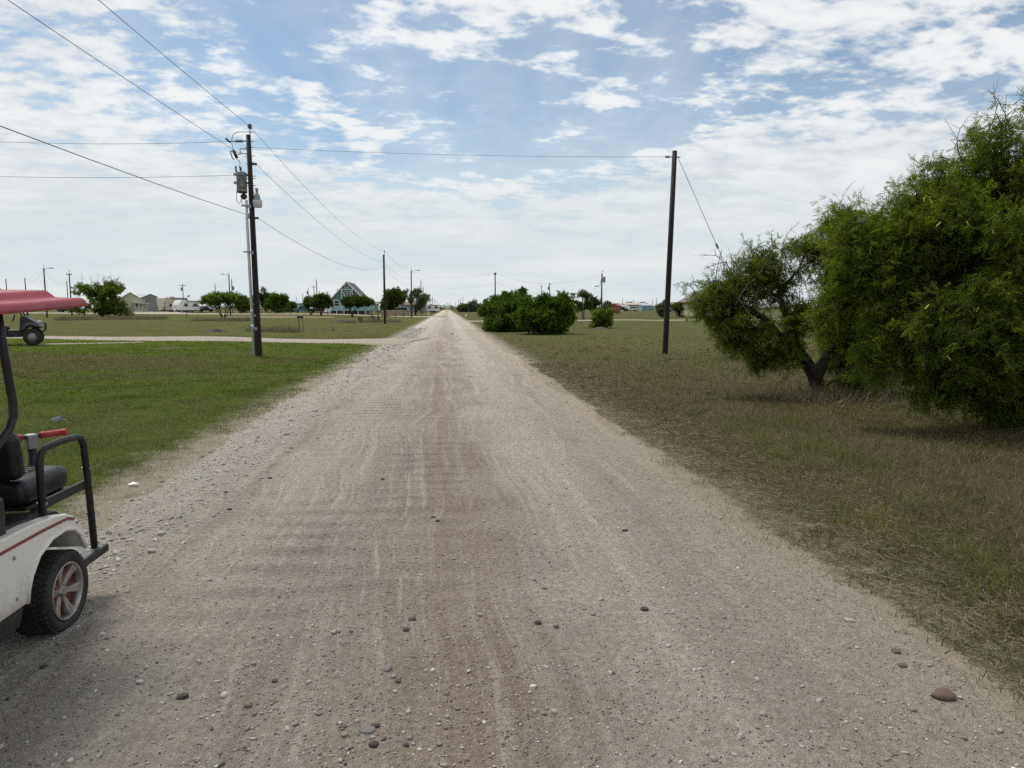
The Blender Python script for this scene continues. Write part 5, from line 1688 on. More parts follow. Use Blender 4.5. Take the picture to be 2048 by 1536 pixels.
def cart_wheel(x_, y_, s_):
    """wheel > tyre, tread, rim"""
    w = empty('wheel', (x_, y_, 0.213))
    w.parent = cart
    ty = MB().lathe([(0.150, -0.085), (0.168, -0.098), (0.195, -0.103), (0.209, -0.094), (0.213, -0.08), (0.213, 0.08), (0.209, 0.094), (0.195, 0.103), (0.168, 0.098), (0.150, 0.085)], (0, 0, 0), 'X', 56, False).build('tyre', M['rubber'], w, True)
    tb = MB()
    for r0 in range(5):                      # wavy rows of tread blocks
        xa = -0.072 + r0 * 0.036
        for j in range(44):
            a = 2 * PI * (j + 0.5 * (r0 % 2)) / 44
            rot = Matrix.Rotation(a, 3, 'X') @ Matrix.Rotation(0.35 * (-1) ** r0, 3, 'Z')
            c_ = Matrix.Rotation(a, 3, 'X') @ Vector((xa, 0, 0.2155))
            tb.box(c_, (0.029, 0.0235, 0.010), rot)
    tag(tb.build('tread', M['rubber'], ty), kind='stuff')
    rim = MB().lathe([(0.152, s_ * 0.088), (0.156, s_ * 0.094), (0.150, s_ * 0.097), (0.143, s_ * 0.092), (0.140, s_ * 0.060), (0.139, s_ * -0.08)], (0, 0, 0), 'X', 48, False).build('rim', M['alloy'], w, True)
    MB().lathe([(0.140, s_ * 0.058), (0.10, s_ * 0.048), (0.04, s_ * 0.042), (0.001, s_ * 0.042)], (0, 0, 0), 'X', 40).build('wheel_pocket', M['pocket'], rim, True)
    for j in range(6):
        a = 2 * PI * j / 6 + 0.3
        mt = Matrix.Rotation(a, 3, 'X')
        prof = [(-0.013, 0.030), (0.013, 0.030), (0.019, 0.09), (0.026, 0.141), (-0.026, 0.141), (-0.019, 0.09)]
        vs_ = [mt @ Vector((s_ * (0.062 + 0.028 * (p[1] / 0.141) ** 2), p[0], p[1])) for p in prof] + [mt @ Vector((s_ * 0.044, p[0] * 1.25, p[1])) for p in prof]
        fs_ = [(0, 1, 2, 3, 4, 5), (11, 10, 9, 8, 7, 6)] + [(i, i + 6, (i + 1) % 6 + 6, (i + 1) % 6) for i in range(6)]
        MB().add(vs_, fs_).build('spoke', M['alloy'], rim, bevel=0.003)
    MB().lathe([(0.036, s_ * 0.04), (0.034, s_ * 0.062), (0.027, s_ * 0.075), (0.018, s_ * 0.078), (0.001, s_ * 0.078)], (0, 0, 0), 'X', 8).build('hub_cap', M['alloy'], rim)
    for j in range(12):
        a = 2 * PI * j / 12
        MB().lathe([(0.004, s_ * 0.093), (0.004, s_ * 0.0985)], (0, math.cos(a) * 0.147, math.sin(a) * 0.147), 'X', 6).build('rivet', M['steel'], rim)
    return w


cart_wheel(0.465, 0.0, 1)
cart_wheel(-0.465, 0.0, -1)
cart_wheel(0.465, -1.68, 1)
cart_wheel(-0.465, -1.68, -1)

# small kick scooter standing on the foot plate
sc = empty('kick_scooter', (-2.62 + 0.20, 3.86 + 0.40, 0.012 + 0.3095), R(-40), 'small kick scooter with red handlebar grips standing behind the cart seat', 'scooter')
MB().tube([(0, -0.02, 0.06), (0.0, 0.0, 0.62)], 0.024, 10).build('stem', M['powder'], sc, True)
MB().box((0, 0, 0.655), (0.055, 0.06, 0.09)).build('clamp', M['steel'], sc, bevel=0.01)
MB().tube([(0, -0.17, 0.685), (0, 0.17, 0.685)], 0.013, 10).build('handlebar', M['powder'], sc, True)
for s_ in (-1, 1):
    MB().lathe([(0.017, 0.0), (0.021, 0.006), (0.019, 0.03), (0.019, 0.125), (0.023, 0.13), (0.021, 0.14)] if s_ > 0 else [(0.021, -0.14), (0.023, -0.13), (0.019, -0.125), (0.019, -0.03), (0.021, -0.006), (0.017, 0)], (0, s_ * 0.045, 0.685), 'Y', 14).build('grip', M['redgrip'], sc, True)
MB().box((-0.26, -0.02, 0.055), (0.42, 0.09, 0.02)).build('deck', M['alloy'], sc, bevel=0.006)
for xx_ in (0.03, -0.50):
    MB().lathe([(0.035, -0.012), (0.05, -0.01), (0.05, 0.01), (0.035, 0.012)], (xx_, -0.02, 0.05), 'Y', 18).build('wheel', M['rubber'], sc, True)

# ------------------------------------------------------------------ side by side utility vehicle
ub = gp(16, 690)
utv = empty('utility_vehicle', ub, R(24), 'black four wheeled utility vehicle parked on the lawn behind the cart', 'utility vehicle')
utv.scale = (1.06, 1.06, 1.16)
M['blackplastic'] = surf('black_body_plastic', (0.016, 0.017, 0.019), (0.028, 0.028, 0.03), 6, 0.45)
M['utvgrey'] = surf('dark_grey_plastic', (0.065, 0.066, 0.07), (0.05, 0.05, 0.052), 6, 0.5)
M['darkred'] = surf('dark_red_panel', (0.085, 0.02, 0.022), (0.06, 0.016, 0.018), 6, 0.4)


def utv_wheel(x_, y_, s_):
    w = empty('wheel', (x_, y_, 0.33))
    w.parent = utv
    ty = MB().lathe([(0.18, -0.11), (0.27, -0.125), (0.32, -0.11), (0.335, -0.06), (0.335, 0.06), (0.32, 0.11), (0.27, 0.125), (0.18, 0.11)], (0, 0, 0), 'Y', 32, False).build('tyre', M['rubber'], w, True)
    kn = MB()
    for j in range(22):
        a = 2 * PI * j / 22
        for k_ in (-1, 1):
            rot = Matrix.Rotation(a + 0.07 * k_, 3, 'Y')
            kn.box(rot @ Vector((0, k_ * 0.06, 0.338)), (0.045, 0.10, 0.03), rot)
    tag(kn.build('tread', M['rubber'], ty), kind='stuff')
    MB().lathe([(0.185, s_ * 0.10), (0.175, s_ * 0.06), (0.10, s_ * 0.05), (0.05, s_ * 0.075), (0.001, s_ * 0.075)], (0, 0, 0), 'Y', 24).build('rim', M['greytank'], w, True)


for x_ in (0.98, -0.98):
    for y_, s_ in ((-0.62, -1), (0.62, 1)):
        utv_wheel(x_, y_, s_)
MB().prism([(-1.35, 0.52), (-0.62, 0.50), (-0.55, 0.33), (0.62, 0.33), (0.66, 0.50), (0.66, 0.62), (-0.45, 0.62), (-0.55, 0.72), (-1.35, 0.72)], 'Y', -0.52, 0.52).build('chassis', M['blackplastic'], utv, bevel=0.03)
MB().prism([(-1.55, 0.74), (-0.50, 0.74), (-0.46, 1.05), (-1.58, 1.05)], 'Y', -0.66, 0.66).build('cargo_bed', M['darkred'], utv, bevel=0.03)
MB().prism([(-0.52, 0.36), (0.05, 0.36), (0.05, 0.70), (-0.52, 0.78)], 'Y', -0.70, -0.55).build('side_panel', M['utvgrey'], utv, bevel=0.03)
MB().prism([(-0.52, 0.36), (0.05, 0.36), (0.05, 0.70), (-0.52, 0.78)], 'Y', 0.55, 0.70).build('side_panel', M['utvgrey'], utv, bevel=0.03)
for i in range(3):
    MB().box((-0.23, -0.703, 0.44 + i * 0.09), (0.44, 0.012, 0.03)).build('panel_rib', M['blackplastic'], utv)
MB().prism([(0.50, 0.55), (0.60, 1.18), (0.72, 1.20), (1.05, 0.98), (1.30, 0.80), (1.32, 0.66), (1.10, 0.70), (0.80, 0.72), (0.66, 0.55)], 'Y', -0.58, 0.58).build('hood', M['blackplastic'], utv, bevel=0.05, seg=3)
for s_ in (-1, 1):
    MB().prism([(0.60, 0.66), (0.72, 0.86), (0.95, 0.92), (1.25, 0.82), (1.36, 0.70), (1.22, 0.74), (0.95, 0.80), (0.78, 0.74), (0.68, 0.60)], 'Y', s_ * 0.52, s_ * 0.74).build('front_fender', M['utvgrey'], utv, bevel=0.02)
    MB().prism([(-1.42, 0.62), (-1.25, 0.74), (-0.75, 0.74), (-0.55, 0.60), (-0.5, 0.62), (-0.70, 0.80), (-1.30, 0.80), (-1.46, 0.66)], 'Y', s_ * 0.52, s_ * 0.74).build('rear_fender', M['utvgrey'], utv, bevel=0.015)
    MB().box((1.22, s_ * 0.40, 0.93), (0.10, 0.20, 0.11)).build('headlight', M['lens'], utv, bevel=0.02)
    MB().tube([(-0.45, s_ * 0.58, 0.75), (-0.48, s_ * 0.56, 1.55), (-0.35, s_ * 0.54, 1.86), (0.30, s_ * 0.54, 1.88), (0.66, s_ * 0.56, 1.18)], 0.027, 8).build('cage_tube', M['powder'], utv, True)
MB().tube([(-0.35, -0.54, 1.86), (-0.35, 0.54, 1.86)], 0.027, 8).build('cage_tube', M['powder'], utv, True)
MB().tube([(0.30, -0.54, 1.88), (0.30, 0.54, 1.88)], 0.027, 8).build('cage_tube', M['powder'], utv, True)
MB().tube([(1.20, -0.30, 0.45), (1.44, -0.30, 0.60), (1.46, -0.30, 0.86), (1.36, -0.28, 0.88), (1.36, 0.28, 0.88), (1.46, 0.30, 0.86), (1.44, 0.30, 0.60), (1.20, 0.30, 0.45)], 0.025, 8).build('bumper', M['powder'], utv, True)
for s_ in (-1, 1):
    MB().box((-0.20, s_ * 0.30, 0.74), (0.50, 0.48, 0.13)).build('seat', M['vinyl'], utv, bevel=0.04)
    MB().box((-0.45, s_ * 0.30, 1.05), (0.12, 0.48, 0.55), Matrix.Rotation(R(-10), 3, 'Y')).build('backrest', M['vinyl'], utv, bevel=0.04)
MB().tube([(0.32 + 0.05 * math.sin(t * PI / 8), -0.30 + 0.17 * math.cos(t * PI / 8), 1.10 + 0.16 * math.sin(t * PI / 8)) for t in range(17)], 0.017, 6).build('steering_wheel', M['vinyl'], utv, True)
MB().prism([(0.52, 0.62), (0.66, 0.62), (0.70, 1.19), (0.56, 1.15)], 'Y', -0.55, 0.55).build('dash', M['blackplastic'], utv, bevel=0.03)
MB().box((0.86, -0.50, 1.28), (0.05, 0.16, 0.26)).build('mirror', M['blackplastic'], utv, bevel=0.02)
MB().tube([(0.70, -0.5, 1.18), (0.86, -0.5, 1.25)], 0.015, 6).build('mirror_arm', M['powder'], utv)
MB().box((-0.12, -0.71, 0.82), (0.24, 0.10, 0.17)).build('seat_base_tank', M['utvgrey'], utv, bevel=0.04)


# ------------------------------------------------------------------ trees and bushes further off
def lobes_round(w, h, z0, g, k=9, n_=40, form='round'):
    """many small leaf clumps: a flat layered canopy, a dome down to the ground, or a loose round crown"""
    out_ = []
    k = {'umbrella': 24, 'bush': 34, 'sparse': 20}.get(form, 24)
    for i in range(k):
        a = g.random() * 2 * PI
        rr = math.sqrt((i + 0.5) / k) * 0.92
        ux, uy = math.cos(a) * rr, math.sin(a) * rr
        dome = math.sqrt(max(0.0, 1 - rr * rr))
        if form == 'umbrella':
            z = z0 + (h - z0) * (0.25 + 0.60 * dome * (0.75 + 0.3 * g.random()) - 0.1 * g.random())
            rad = (w * 0.13, w * 0.13, (h - z0) * 0.17)
        elif form == 'bush':
            rr2 = 0.35 + 0.65 * g.random()
            el = g.random() * PI / 2
            fl = math.cos(el) ** 0.45
            ux, uy = math.cos(a) * fl * rr2 * 1.08, math.sin(a) * fl * rr2 * 1.08
            z = h * (0.08 + 0.70 * math.sin(el) * rr2 + 0.06 * g.random())
            rad = (w * 0.19, w * 0.19, h * 0.20)
        else:
            z = z0 + (h - z0) * (0.5 + (g.random() - 0.5) * 0.85 * (0.35 + dome))
            z = min(z, h * 0.93)
            rad = (w * 0.14, w * 0.14, (h - z0) * 0.15)
        if form == 'bush' and i % 4 == 0:              # sprigs that break the outline
            rad = (w * 0.035, w * 0.035, h * 0.07)
            ux, uy, z = ux * 1.02, uy * 1.02, min(z * 1.16 + 0.06 * h, h * 1.02)
        q_ = 0.75 + 0.55 * g.random()
        out_.append(((ux * w * 0.42, uy * w * 0.42, z), (rad[0] * q_, rad[1] * q_, rad[2] * q_), max(6, int(n_ * (0.42 if form != 'bush' else (0.05 if rad[0] < w * 0.05 else 0.36))))))
    return out_


def far_tree(name, label, px, py, l, r_, top, seed, form='round', mat='mesquite2', dist=None, n_=34, fr=5, cat='tree', group='trees', wood='bark', gap=0.40, clear=0.25, z0=None, bare=0):
    """tree set by where it shows: base px,py; crown from column l to r_, top row"""
    g = np.random.default_rng(seed)
    b_ = gp(px, py) if dist is None else spot(px, dist)
    D = b_.x * _fh[0] + b_.y * _fh[1]
    w = (r_ - l) / FPX * D
    cx_ = ((l + r_) / 2 - px) / FPX * D
    h = height(b_, px, top) - b_.z
    z0 = h * clear if z0 is None else z0
    lobes = lobes_round(w, h, z0, g, 9, n_, form)
    lobes = [((c[0] + cx_, c[1], c[2]), rr, k) for c, rr, k in lobes]
    if form == 'umbrella':
        stems = [[(0, 0, -0.1), (d_ * 0.12 * w, 0.05 * w * (-1) ** i, h * 0.35), (d_ * 0.28 * w + cx_ * 0.6, 0.1 * w * (-1) ** i, h * 0.68)] for i, d_ in enumerate((-1, -0.35, 0.3, 1.0))]
    elif form == 'bush':
        stems = [[(0, 0, -0.1), (d_ * 0.15 * w, 0.1 * w * (-1) ** i, h * 0.3), (d_ * 0.3 * w, 0.12 * w * (-1) ** i, h * 0.6)] for i, d_ in enumerate((-1, 0, 1.0))]
    else:
        stems = [[(0, 0, -0.1), (0.01 * w, 0, h * 0.3), (cx_ * 0.5, 0, h * 0.55), (cx_, 0, h * 0.8)], [(0.01 * w, 0, h * 0.3), (-0.2 * w, 0, h * 0.6)], [(0.01 * w, 0, h * 0.3), (0.22 * w, 0.1, h * 0.6)]]
    ls = max(0.17, D / 430) * (1.0 if form != 'sparse' else 0.85)
    return make_tree(name, label, b_, stems, lobes, seed, leaf='spray' if form != 'spiky' else 'frond', mat=mat, fronds=fr if form != 'sparse' else max(2, fr - 2), twigs=2, flen=ls, tlen=ls * 1.6,
                     droop=0.15 if form != 'spiky' else -0.3, rtip=max(0.008, D / 9000), rtrunk=max(0.10, w * 0.022), step=max(0.3, h * 0.09), gap=gap if form != 'sparse' else 0.46, gs=3.2 / max(w, 1) * 2, group=group, cat=cat, wood=wood, bare=bare, bsize=D / 28)


far_tree('mesquite_tree', 'wide tree with grey bare twigs, leaning beside the red cart roof', 205, 633, 152, 275, 566, 41, 'round', n_=60, clear=0.06, gap=0.36, bare=16)
far_tree('mesquite_tree', 'umbrella shaped tree on several thin stems left of the near pole', 447, 640, 400, 500, 582, 42, 'umbrella', n_=46, clear=0.40)
far_tree('oak_tree', 'tall thin tree just right of the near pole', 531, 622, 516, 548, 578, 43, 'sparse', 'oak', dist=200, n_=30)
far_tree('oak_tree', 'round dark tree in front of the long grey green shed', 552, 626, 533, 577, 592, 44, 'round', 'broad', dist=170, n_=34)
far_tree('oak_tree', 'dark tree partly hidden behind the near left pole', 505, 626, 470, 515, 596, 45, 'round', 'broad', dist=175, n_=30)
far_tree('oak_tree', 'spreading tree left of the two beside the A-frame house', 621, 629, 606, 648, 592, 46, 'umbrella', 'oak', dist=135, n_=30)
far_tree('oak_tree', 'flat topped tree whose crown meets the left eave of the A-frame house', 642, 631, 622, 666, 587, 47, 'umbrella', 'oak', dist=128, n_=36)
far_tree('oak_tree', 'flat topped tree standing in front of the A-frame house porch', 704, 632, 681, 746, 592, 48, 'umbrella', 'oak', dist=126, n_=40, clear=0.42)
far_tree('oak_tree', 'dark bushy tree right of the A-frame house behind the pole', 785, 632, 762, 815, 581, 49, 'round', 'oak', dist=150, n_=46, clear=0.14)
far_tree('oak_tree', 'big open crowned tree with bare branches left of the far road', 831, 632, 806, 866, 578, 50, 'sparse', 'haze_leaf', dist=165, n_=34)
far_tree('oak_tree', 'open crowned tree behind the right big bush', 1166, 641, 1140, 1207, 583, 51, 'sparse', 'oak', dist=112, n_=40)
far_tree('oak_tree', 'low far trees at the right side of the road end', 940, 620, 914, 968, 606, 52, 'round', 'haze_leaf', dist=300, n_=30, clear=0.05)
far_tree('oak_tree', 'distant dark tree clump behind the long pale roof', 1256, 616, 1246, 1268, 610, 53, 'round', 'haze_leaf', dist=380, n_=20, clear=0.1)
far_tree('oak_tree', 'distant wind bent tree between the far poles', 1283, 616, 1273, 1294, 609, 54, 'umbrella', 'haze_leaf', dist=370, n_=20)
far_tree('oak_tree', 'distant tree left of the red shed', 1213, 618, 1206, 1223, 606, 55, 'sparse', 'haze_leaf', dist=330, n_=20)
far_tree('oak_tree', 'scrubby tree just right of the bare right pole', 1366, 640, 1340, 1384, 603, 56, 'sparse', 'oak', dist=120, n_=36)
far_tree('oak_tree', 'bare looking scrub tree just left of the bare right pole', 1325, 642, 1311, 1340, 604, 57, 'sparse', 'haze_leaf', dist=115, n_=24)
far_tree('oak_tree', 'low dark bushes behind the tall grass left of the far poles', 580, 622, 560, 590, 606, 58, 'round', 'broad', dist=210, n_=20, clear=0.05)
# two big bushes right of the road
far_tree('shrub', 'big leafy bush nearest the road, left of the pair', 1012, 662, 950, 1080, 583, 61, 'bush', 'broad', n_=120, fr=9, cat='shrub', group='bushes', gap=0.22, clear=0.0)
far_tree('shrub', 'big leafy bush, right one of the pair beside the field', 1097, 668, 1036, 1158, 587, 62, 'bush', 'broad', n_=120, fr=9, cat='shrub', group='bushes', gap=0.22, clear=0.0)
far_tree('shrub', 'small green shrub growing through the cactus mound behind the bushes', 1206, 656, 1184, 1228, 611, 63, 'bush', 'mesquite2', n_=22, fr=4, cat='shrub', group='bushes', gap=0.42, clear=0.05)

# ------------------------------------------------------------------ prickly pear
M['pad'] = surf('cactus_pad', (0.13, 0.165, 0.055), (0.20, 0.20, 0.075), 5, 0.6, bump=0.3, bscale=60)
M['greypad'] = surf('grey_green_cactus_pad', (0.13, 0.155, 0.105), (0.085, 0.10, 0.07), 5, 0.65, bump=0.3, bscale=60)
bm = bmesh.new()
bmesh.ops.create_uvsphere(bm, u_segments=8, v_segments=6, radius=0.5)
pad_me = bpy.data.meshes.new('pad')
bm.to_mesh(pad_me)
bm.free()
for p_ in pad_me.polygons:
    p_.use_smooth = True


def prickly_pear(label, px0, px1, py, wide, tall, k, mat, seed):
    g = random.Random(seed)
    b_ = gp((px0 + px1) / 2, py)
    root = empty('prickly_pear', b_, 0, label, 'cactus', 'cactus clumps')
    me = pad_me.copy()
    me.materials.append(M[mat])
    pts = [(Vector((g.uniform(-wide, wide) / 2, g.uniform(-0.5, 0.5), 0.0)), 0) for _ in range(max(5, k // 4))]
    i = 0
    while i < k:
        base, lev = pts[g.randrange(len(pts))]
        if base.z > tall * (1 - (base.x / (wide * 0.55)) ** 2):
            pts.remove((base, lev)) if len(pts) > 3 else None
            i += 1
            continue
        s_ = g.uniform(0.20, 0.34)
        o = link('pad', me, None, root)
        ax = Vector((g.gauss(0, 0.5), g.gauss(0, 0.4), 1.0)).normalized()
        o.rotation_euler = ax.to_track_quat('Z', 'Y').to_euler()
        o.rotation_euler.rotate_axis('Z', g.uniform(0, PI))
        o.scale = (s_ * 0.8, s_ * 0.22, s_ * 1.1)
        o.location = base + ax * s_ * 0.5
        pts.append((base + ax * s_ * 0.95, lev + 1))
        i += 1
    return root


prickly_pear('yellow green prickly pear growing under the front of the two big bushes', 1048, 1125, 667, 2.3, 0.75, 46, 'pad', 4)
prickly_pear('grey green prickly pear heap in front of the A-frame house', 712, 758, 644, 3.6, 1.1, 90, 'greypad', 5)
prickly_pear('small prickly pear at the left foot of the big bushes', 968, 985, 660, 0.8, 0.5, 8, 'pad', 6)


# ------------------------------------------------------------------ heaps
def heap(name, label, px, py, w, d, h, mat, seed, cat='mound'):
    b_ = gp(px, py)
    gx, gy = np.meshgrid(np.linspace(-1, 1, 34), np.linspace(-1, 1, 20))
    rr = np.sqrt(gx ** 2 + gy ** 2)
    z = h * np.clip(1 - rr ** 1.6, -0.1, 1) * (0.45 + 1.1 * fbm(gx * 3 + 7, gy * 3, seed)) - 0.03
    X = b_.x + gx * w / 2
    Y = b_.y + gy * d / 2
    V = np.stack([gx * w / 2, gy * d / 2, z + tz(X, Y) - b_.z], -1).reshape(-1, 3)
    i = np.arange(gx.size).reshape(gx.shape)
    q_ = np.stack([i[:-1, :-1], i[:-1, 1:], i[1:, 1:], i[1:, :-1]], -1).reshape(-1, 4)
    o = link(name, fast_mesh(name, V, np.concatenate([q_[:, [0, 1, 2]], q_[:, [0, 2, 3]]]), True), mat)
    o.location = b_
    return tag(o, label, cat)


m_heap = surf('dark_debris', (0.085, 0.072, 0.060), (0.035, 0.030, 0.026), 3, 0.95, bump=1.0, bscale=12)
heap('debris_mound', 'low dark mound of debris in the field beyond the crossing track', 430, 664, 2.2, 1.2, 0.26, m_heap, 3)
heap('debris_mound', 'brown packrat mound at the foot of the small green shrub', 1200, 658, 1.5, 1.0, 0.20, surf('brown_twig_heap', (0.11, 0.085, 0.065), (0.06, 0.048, 0.04), 9, 0.95, bump=1.0, bscale=20), 5)
heap('debris_mound', 'low earth bank on the lawn left of the near pole', 345, 697, 2.6, 1.0, 0.07, surf('shadow_toned_earth', (0.085, 0.070, 0.040), (0.06, 0.06, 0.025), 3, 0.95, bump=1.0, bscale=14), 8)  # last heap: earth colour darkened to stand in for a strip of shadow
heap('brush_pile', 'grey pile of cut brush left of the grey green prickly pear', 685, 645, 4.0, 1.4, 0.30, m_heap, 9, 'brush pile')

# ------------------------------------------------------------------ mailbox, stakes, posts, fence
mp = gp(601, 662)
mbx = empty('mailbox', mp, 0, 'dark mailbox on two thin posts standing in the dead weeds', 'mailbox')
hz = height(mp, 601, 633) - mp.z
MB().tube([(-0.10, 0, -0.1), (-0.12, 0, hz - 0.1)], 0.03, 8).build('post', M['rust'], mbx)
MB().tube([(0.24, 0.15, -0.1), (0.14, 0.05, hz - 0.05)], 0.025, 8).build('post', M['greypole'], mbx)
MB().prism([(-0.10, 0), (0.10, 0), (0.10, 0.10), (0.07, 0.17), (0, 0.20), (-0.07, 0.17), (-0.10, 0.10)], 'X', -0.22, 0.24).build('box', M['black'], mbx, bevel=0.01).location = (0, 0, hz - 0.12)
for (px, py0, py1, lab, mt, rr, ln) in [
        (631, 667, 648, 'short pale wooden stake right of the mailbox', surf('pale_wood', (0.42, 0.36, 0.24), (0.34, 0.28, 0.18), 8, 0.8), 0.035, -0.12),
        (373.5, 637, 624, 'thin dark metal stake in front of the white travel trailer', M['rust'], 0.035, 0),
        (270, 628, 618, 'thin dark metal stake in front of the cream house', M['rust'], 0.04, 0),
        (755.5, 645, 617, 'tall thin dark stake beside the prickly pear heap', M['rust'], 0.035, 0),
        (857, 633, 623, 'white marker post on the left verge far up the road', M['white'], 0.10, 0),
        (931, 634, 628, 'white marker post on the right verge far up the road', M['white'], 0.13, 0.15),
        (830, 631, 624, 'pale squat post beside the third pole of the left row', M['greypole'], 0.12, 0),
        (1167, 640, 620, 'thick grey post under the open crowned tree', M['greypole'], 0.14, 0)]:
    p = gp(px, py0)
    h_ = height(p, px, py1) - p.z
    mb_ = MB().tube([(0, 0, -0.1), (ln, 0, h_ * 0.97), (ln, 0, h_)], [rr, rr, rr * 0.6], 7)
    o = mb_.build('marker_stake', mt, None)
    o.location = p
    tag(o, lab, 'stake', 'stakes and marker posts')


def wire_fence(label, a, b, k, h=1.15, mat='rust'):
    root = empty('wire_fence', a, 0, label, 'fence')
    for i in range(k + 1):
        p = a.lerp(b, i / k)
        p.z = float(tz(p.x, p.y))
        MB().tube([p - a - Vector((0, 0, 0.1)), p - a + Vector((0, 0, h))], 0.05, 6).build('post', M[mat], root)
    for zz_ in (0.35, 0.75, 1.08):
        MB().tube([(0, 0, zz_), (b - a) * 0.5 + Vector((0, 0, zz_)), b - a + Vector((0, 0, zz_))], 0.012, 4).build('wire', M['rust'], root)
    return root


wire_fence('wire fence with dark posts in front of the long grey green shed', spot(480, 150), spot(655, 146), 12)
wire_fence('wire fence with dark posts between the brush and the third roadside pole', spot(757, 118), spot(822, 124), 4)
wire_fence('wire fence with dark posts in front of the cream house', spot(205, 185), spot(330, 178), 6, 1.2)

# tan board fence right of the A-frame house
ta, tb_ = spot(762, 140), spot(818, 146)
tf = empty('board_fence', ta, math.atan2(tb_.y - ta.y, tb_.x - ta.x), 'tan board fence beside the dark bushy tree', 'fence')
L_ = (tb_ - ta).length
kb = 22
bme = None
for i in range(kb):
    if bme is None:
        o = MB().box((0, 0, 0.62), (L_ / kb * 0.94, 0.03, 1.24)).build('board', surf('tan_boards', (0.36, 0.28, 0.18), (0.29, 0.22, 0.145), 3, 0.85), tf)
        bme = o.data
    else:
        o = link('board', bme, None, tf)
    o.location = ((i + 0.5) * L_ / kb, 0.01 * (i % 3), 0)
MB().box((L_ / 2, 0.06, 0.9), (L_, 0.05, 0.08)).build('rail', M['greypole'], tf)


# ------------------------------------------------------------------ houses and sheds
def siding(name, c1, c2, pitch=0.2, axis='Z', depth=0.5):
    """lapped boards or ribbed sheet as fine relief"""
    m_, n, out = new_mat(name)
    b = n.node('ShaderNodeBsdfPrincipled')
    o_ = n.obj()
    x, y, z = n.sep(o_)
    k = z if axis == 'Z' else n.m('ADD', x, y)
    saw = n.m('FRACT', n.m('DIVIDE', k, pitch))
    n.put(b.inputs['Base Color'], n.mix(n.ss(n.noise(o_, 1.2, 5.0), 0.35, 0.7), c1, c2))
    b.inputs['Roughness'].default_value = 0.6
    n.put(b.inputs['Normal'], n.bump(saw, depth, 0.03))
    n.nt.links.new(b.outputs[0], out.inputs[0])
    return m_


M['teal'] = siding('teal_siding', (0.12, 0.225, 0.225), (0.10, 0.19, 0.19))
M['ltteal'] = siding('pale_teal_siding', (0.34, 0.50, 0.53), (0.30, 0.46, 0.49))
M['creamwall'] = siding('cream_siding', (0.50, 0.46, 0.32), (0.44, 0.40, 0.28))
M['greysheet'] = siding('grey_sheet', (0.26, 0.26, 0.25), (0.21, 0.21, 0.20), 0.3, 'X')
M['greensheet'] = siding('grey_green_sheet', (0.27, 0.30, 0.26), (0.23, 0.26, 0.22), 0.3, 'X')
M['metalroof'] = siding('pale_metal_roof', (0.42, 0.44, 0.47), (0.36, 0.38, 0.41), 0.4, 'X')
M['shingle'] = siding('dark_shingle', (0.085, 0.075, 0.072), (0.06, 0.054, 0.052), 0.25, 'Z')
M['tanwall'] = siding('tan_siding', (0.40, 0.33, 0.23), (0.35, 0.28, 0.20))
M['redwall'] = siding('red_siding', (0.24, 0.06, 0.055), (0.19, 0.05, 0.047), 0.3, 'X')
M['tealshed'] = siding('haze_greyed_teal_sheet', (0.20, 0.34, 0.35), (0.17, 0.30, 0.31), 0.3, 'X')  # haze put into the colour: teal greyed for distance
M['brownroof'] = surf('brown_roof', (0.22, 0.18, 0.14), (0.16, 0.13, 0.11), 2, 0.8)
M['paleroof'] = surf('pale_tan_roof', (0.50, 0.44, 0.35), (0.44, 0.38, 0.30), 2, 0.8)


def gable_house(name, label, base, rz, w, d, wall_h, ridge_h, wall, roof, over=0.3, raise_=0.0, cat='house'):
    """house > walls, roof; gable faces local -Y, ridge along Y"""
    root = empty(name, base, rz, label, cat, 'buildings')
    z0 = raise_
    MB().prism([(-w / 2, z0), (w / 2, z0), (w / 2, wall_h), (0, ridge_h), (-w / 2, wall_h)], 'Y', 0, d).build('walls', M[wall], root)
    sl = (ridge_h - wall_h) / (w / 2)
    e = over
    for s_ in (-1, 1):
        t = 0.14
        poly = [(0, ridge_h + 0.02), (s_ * (w / 2 + e), wall_h - sl * e + 0.02), (s_ * (w / 2 + e), wall_h - sl * e + 0.02 + t), (0, ridge_h + 0.02 + t)]
        MB().prism(poly, 'Y', -e, d + e).build('roof', M[roof], root)
    return root


def window(root, x, y, z, w, h, axis='Y', frame='white', mull=1):
    """window frame, pane and bars as sub-parts; axis is the outward normal's axis"""
    def bx(c, s_):
        return (c, s_) if axis == 'Y' else (c, (s_[1], s_[0], s_[2]))
    o = MB().box(*bx((x, y, z), (w + 0.2, 0.08, h + 0.2))).build('window', M[frame], root)
    off = Vector((0, -0.045, 0)) if axis == 'Y' else Vector((0.045, 0, 0))
    MB().box(*bx(Vector((x, y, z)) + off, (w, 0.02, h))).build('pane', M['dark'], o)
    for i in range(mull):
        MB().box(*bx(Vector((x, y, z + h * ((i + 1) / (mull + 1) - 0.5))) + off * 1.3, (w, 0.02, 0.06))).build('bar', M[frame], o)
    return o


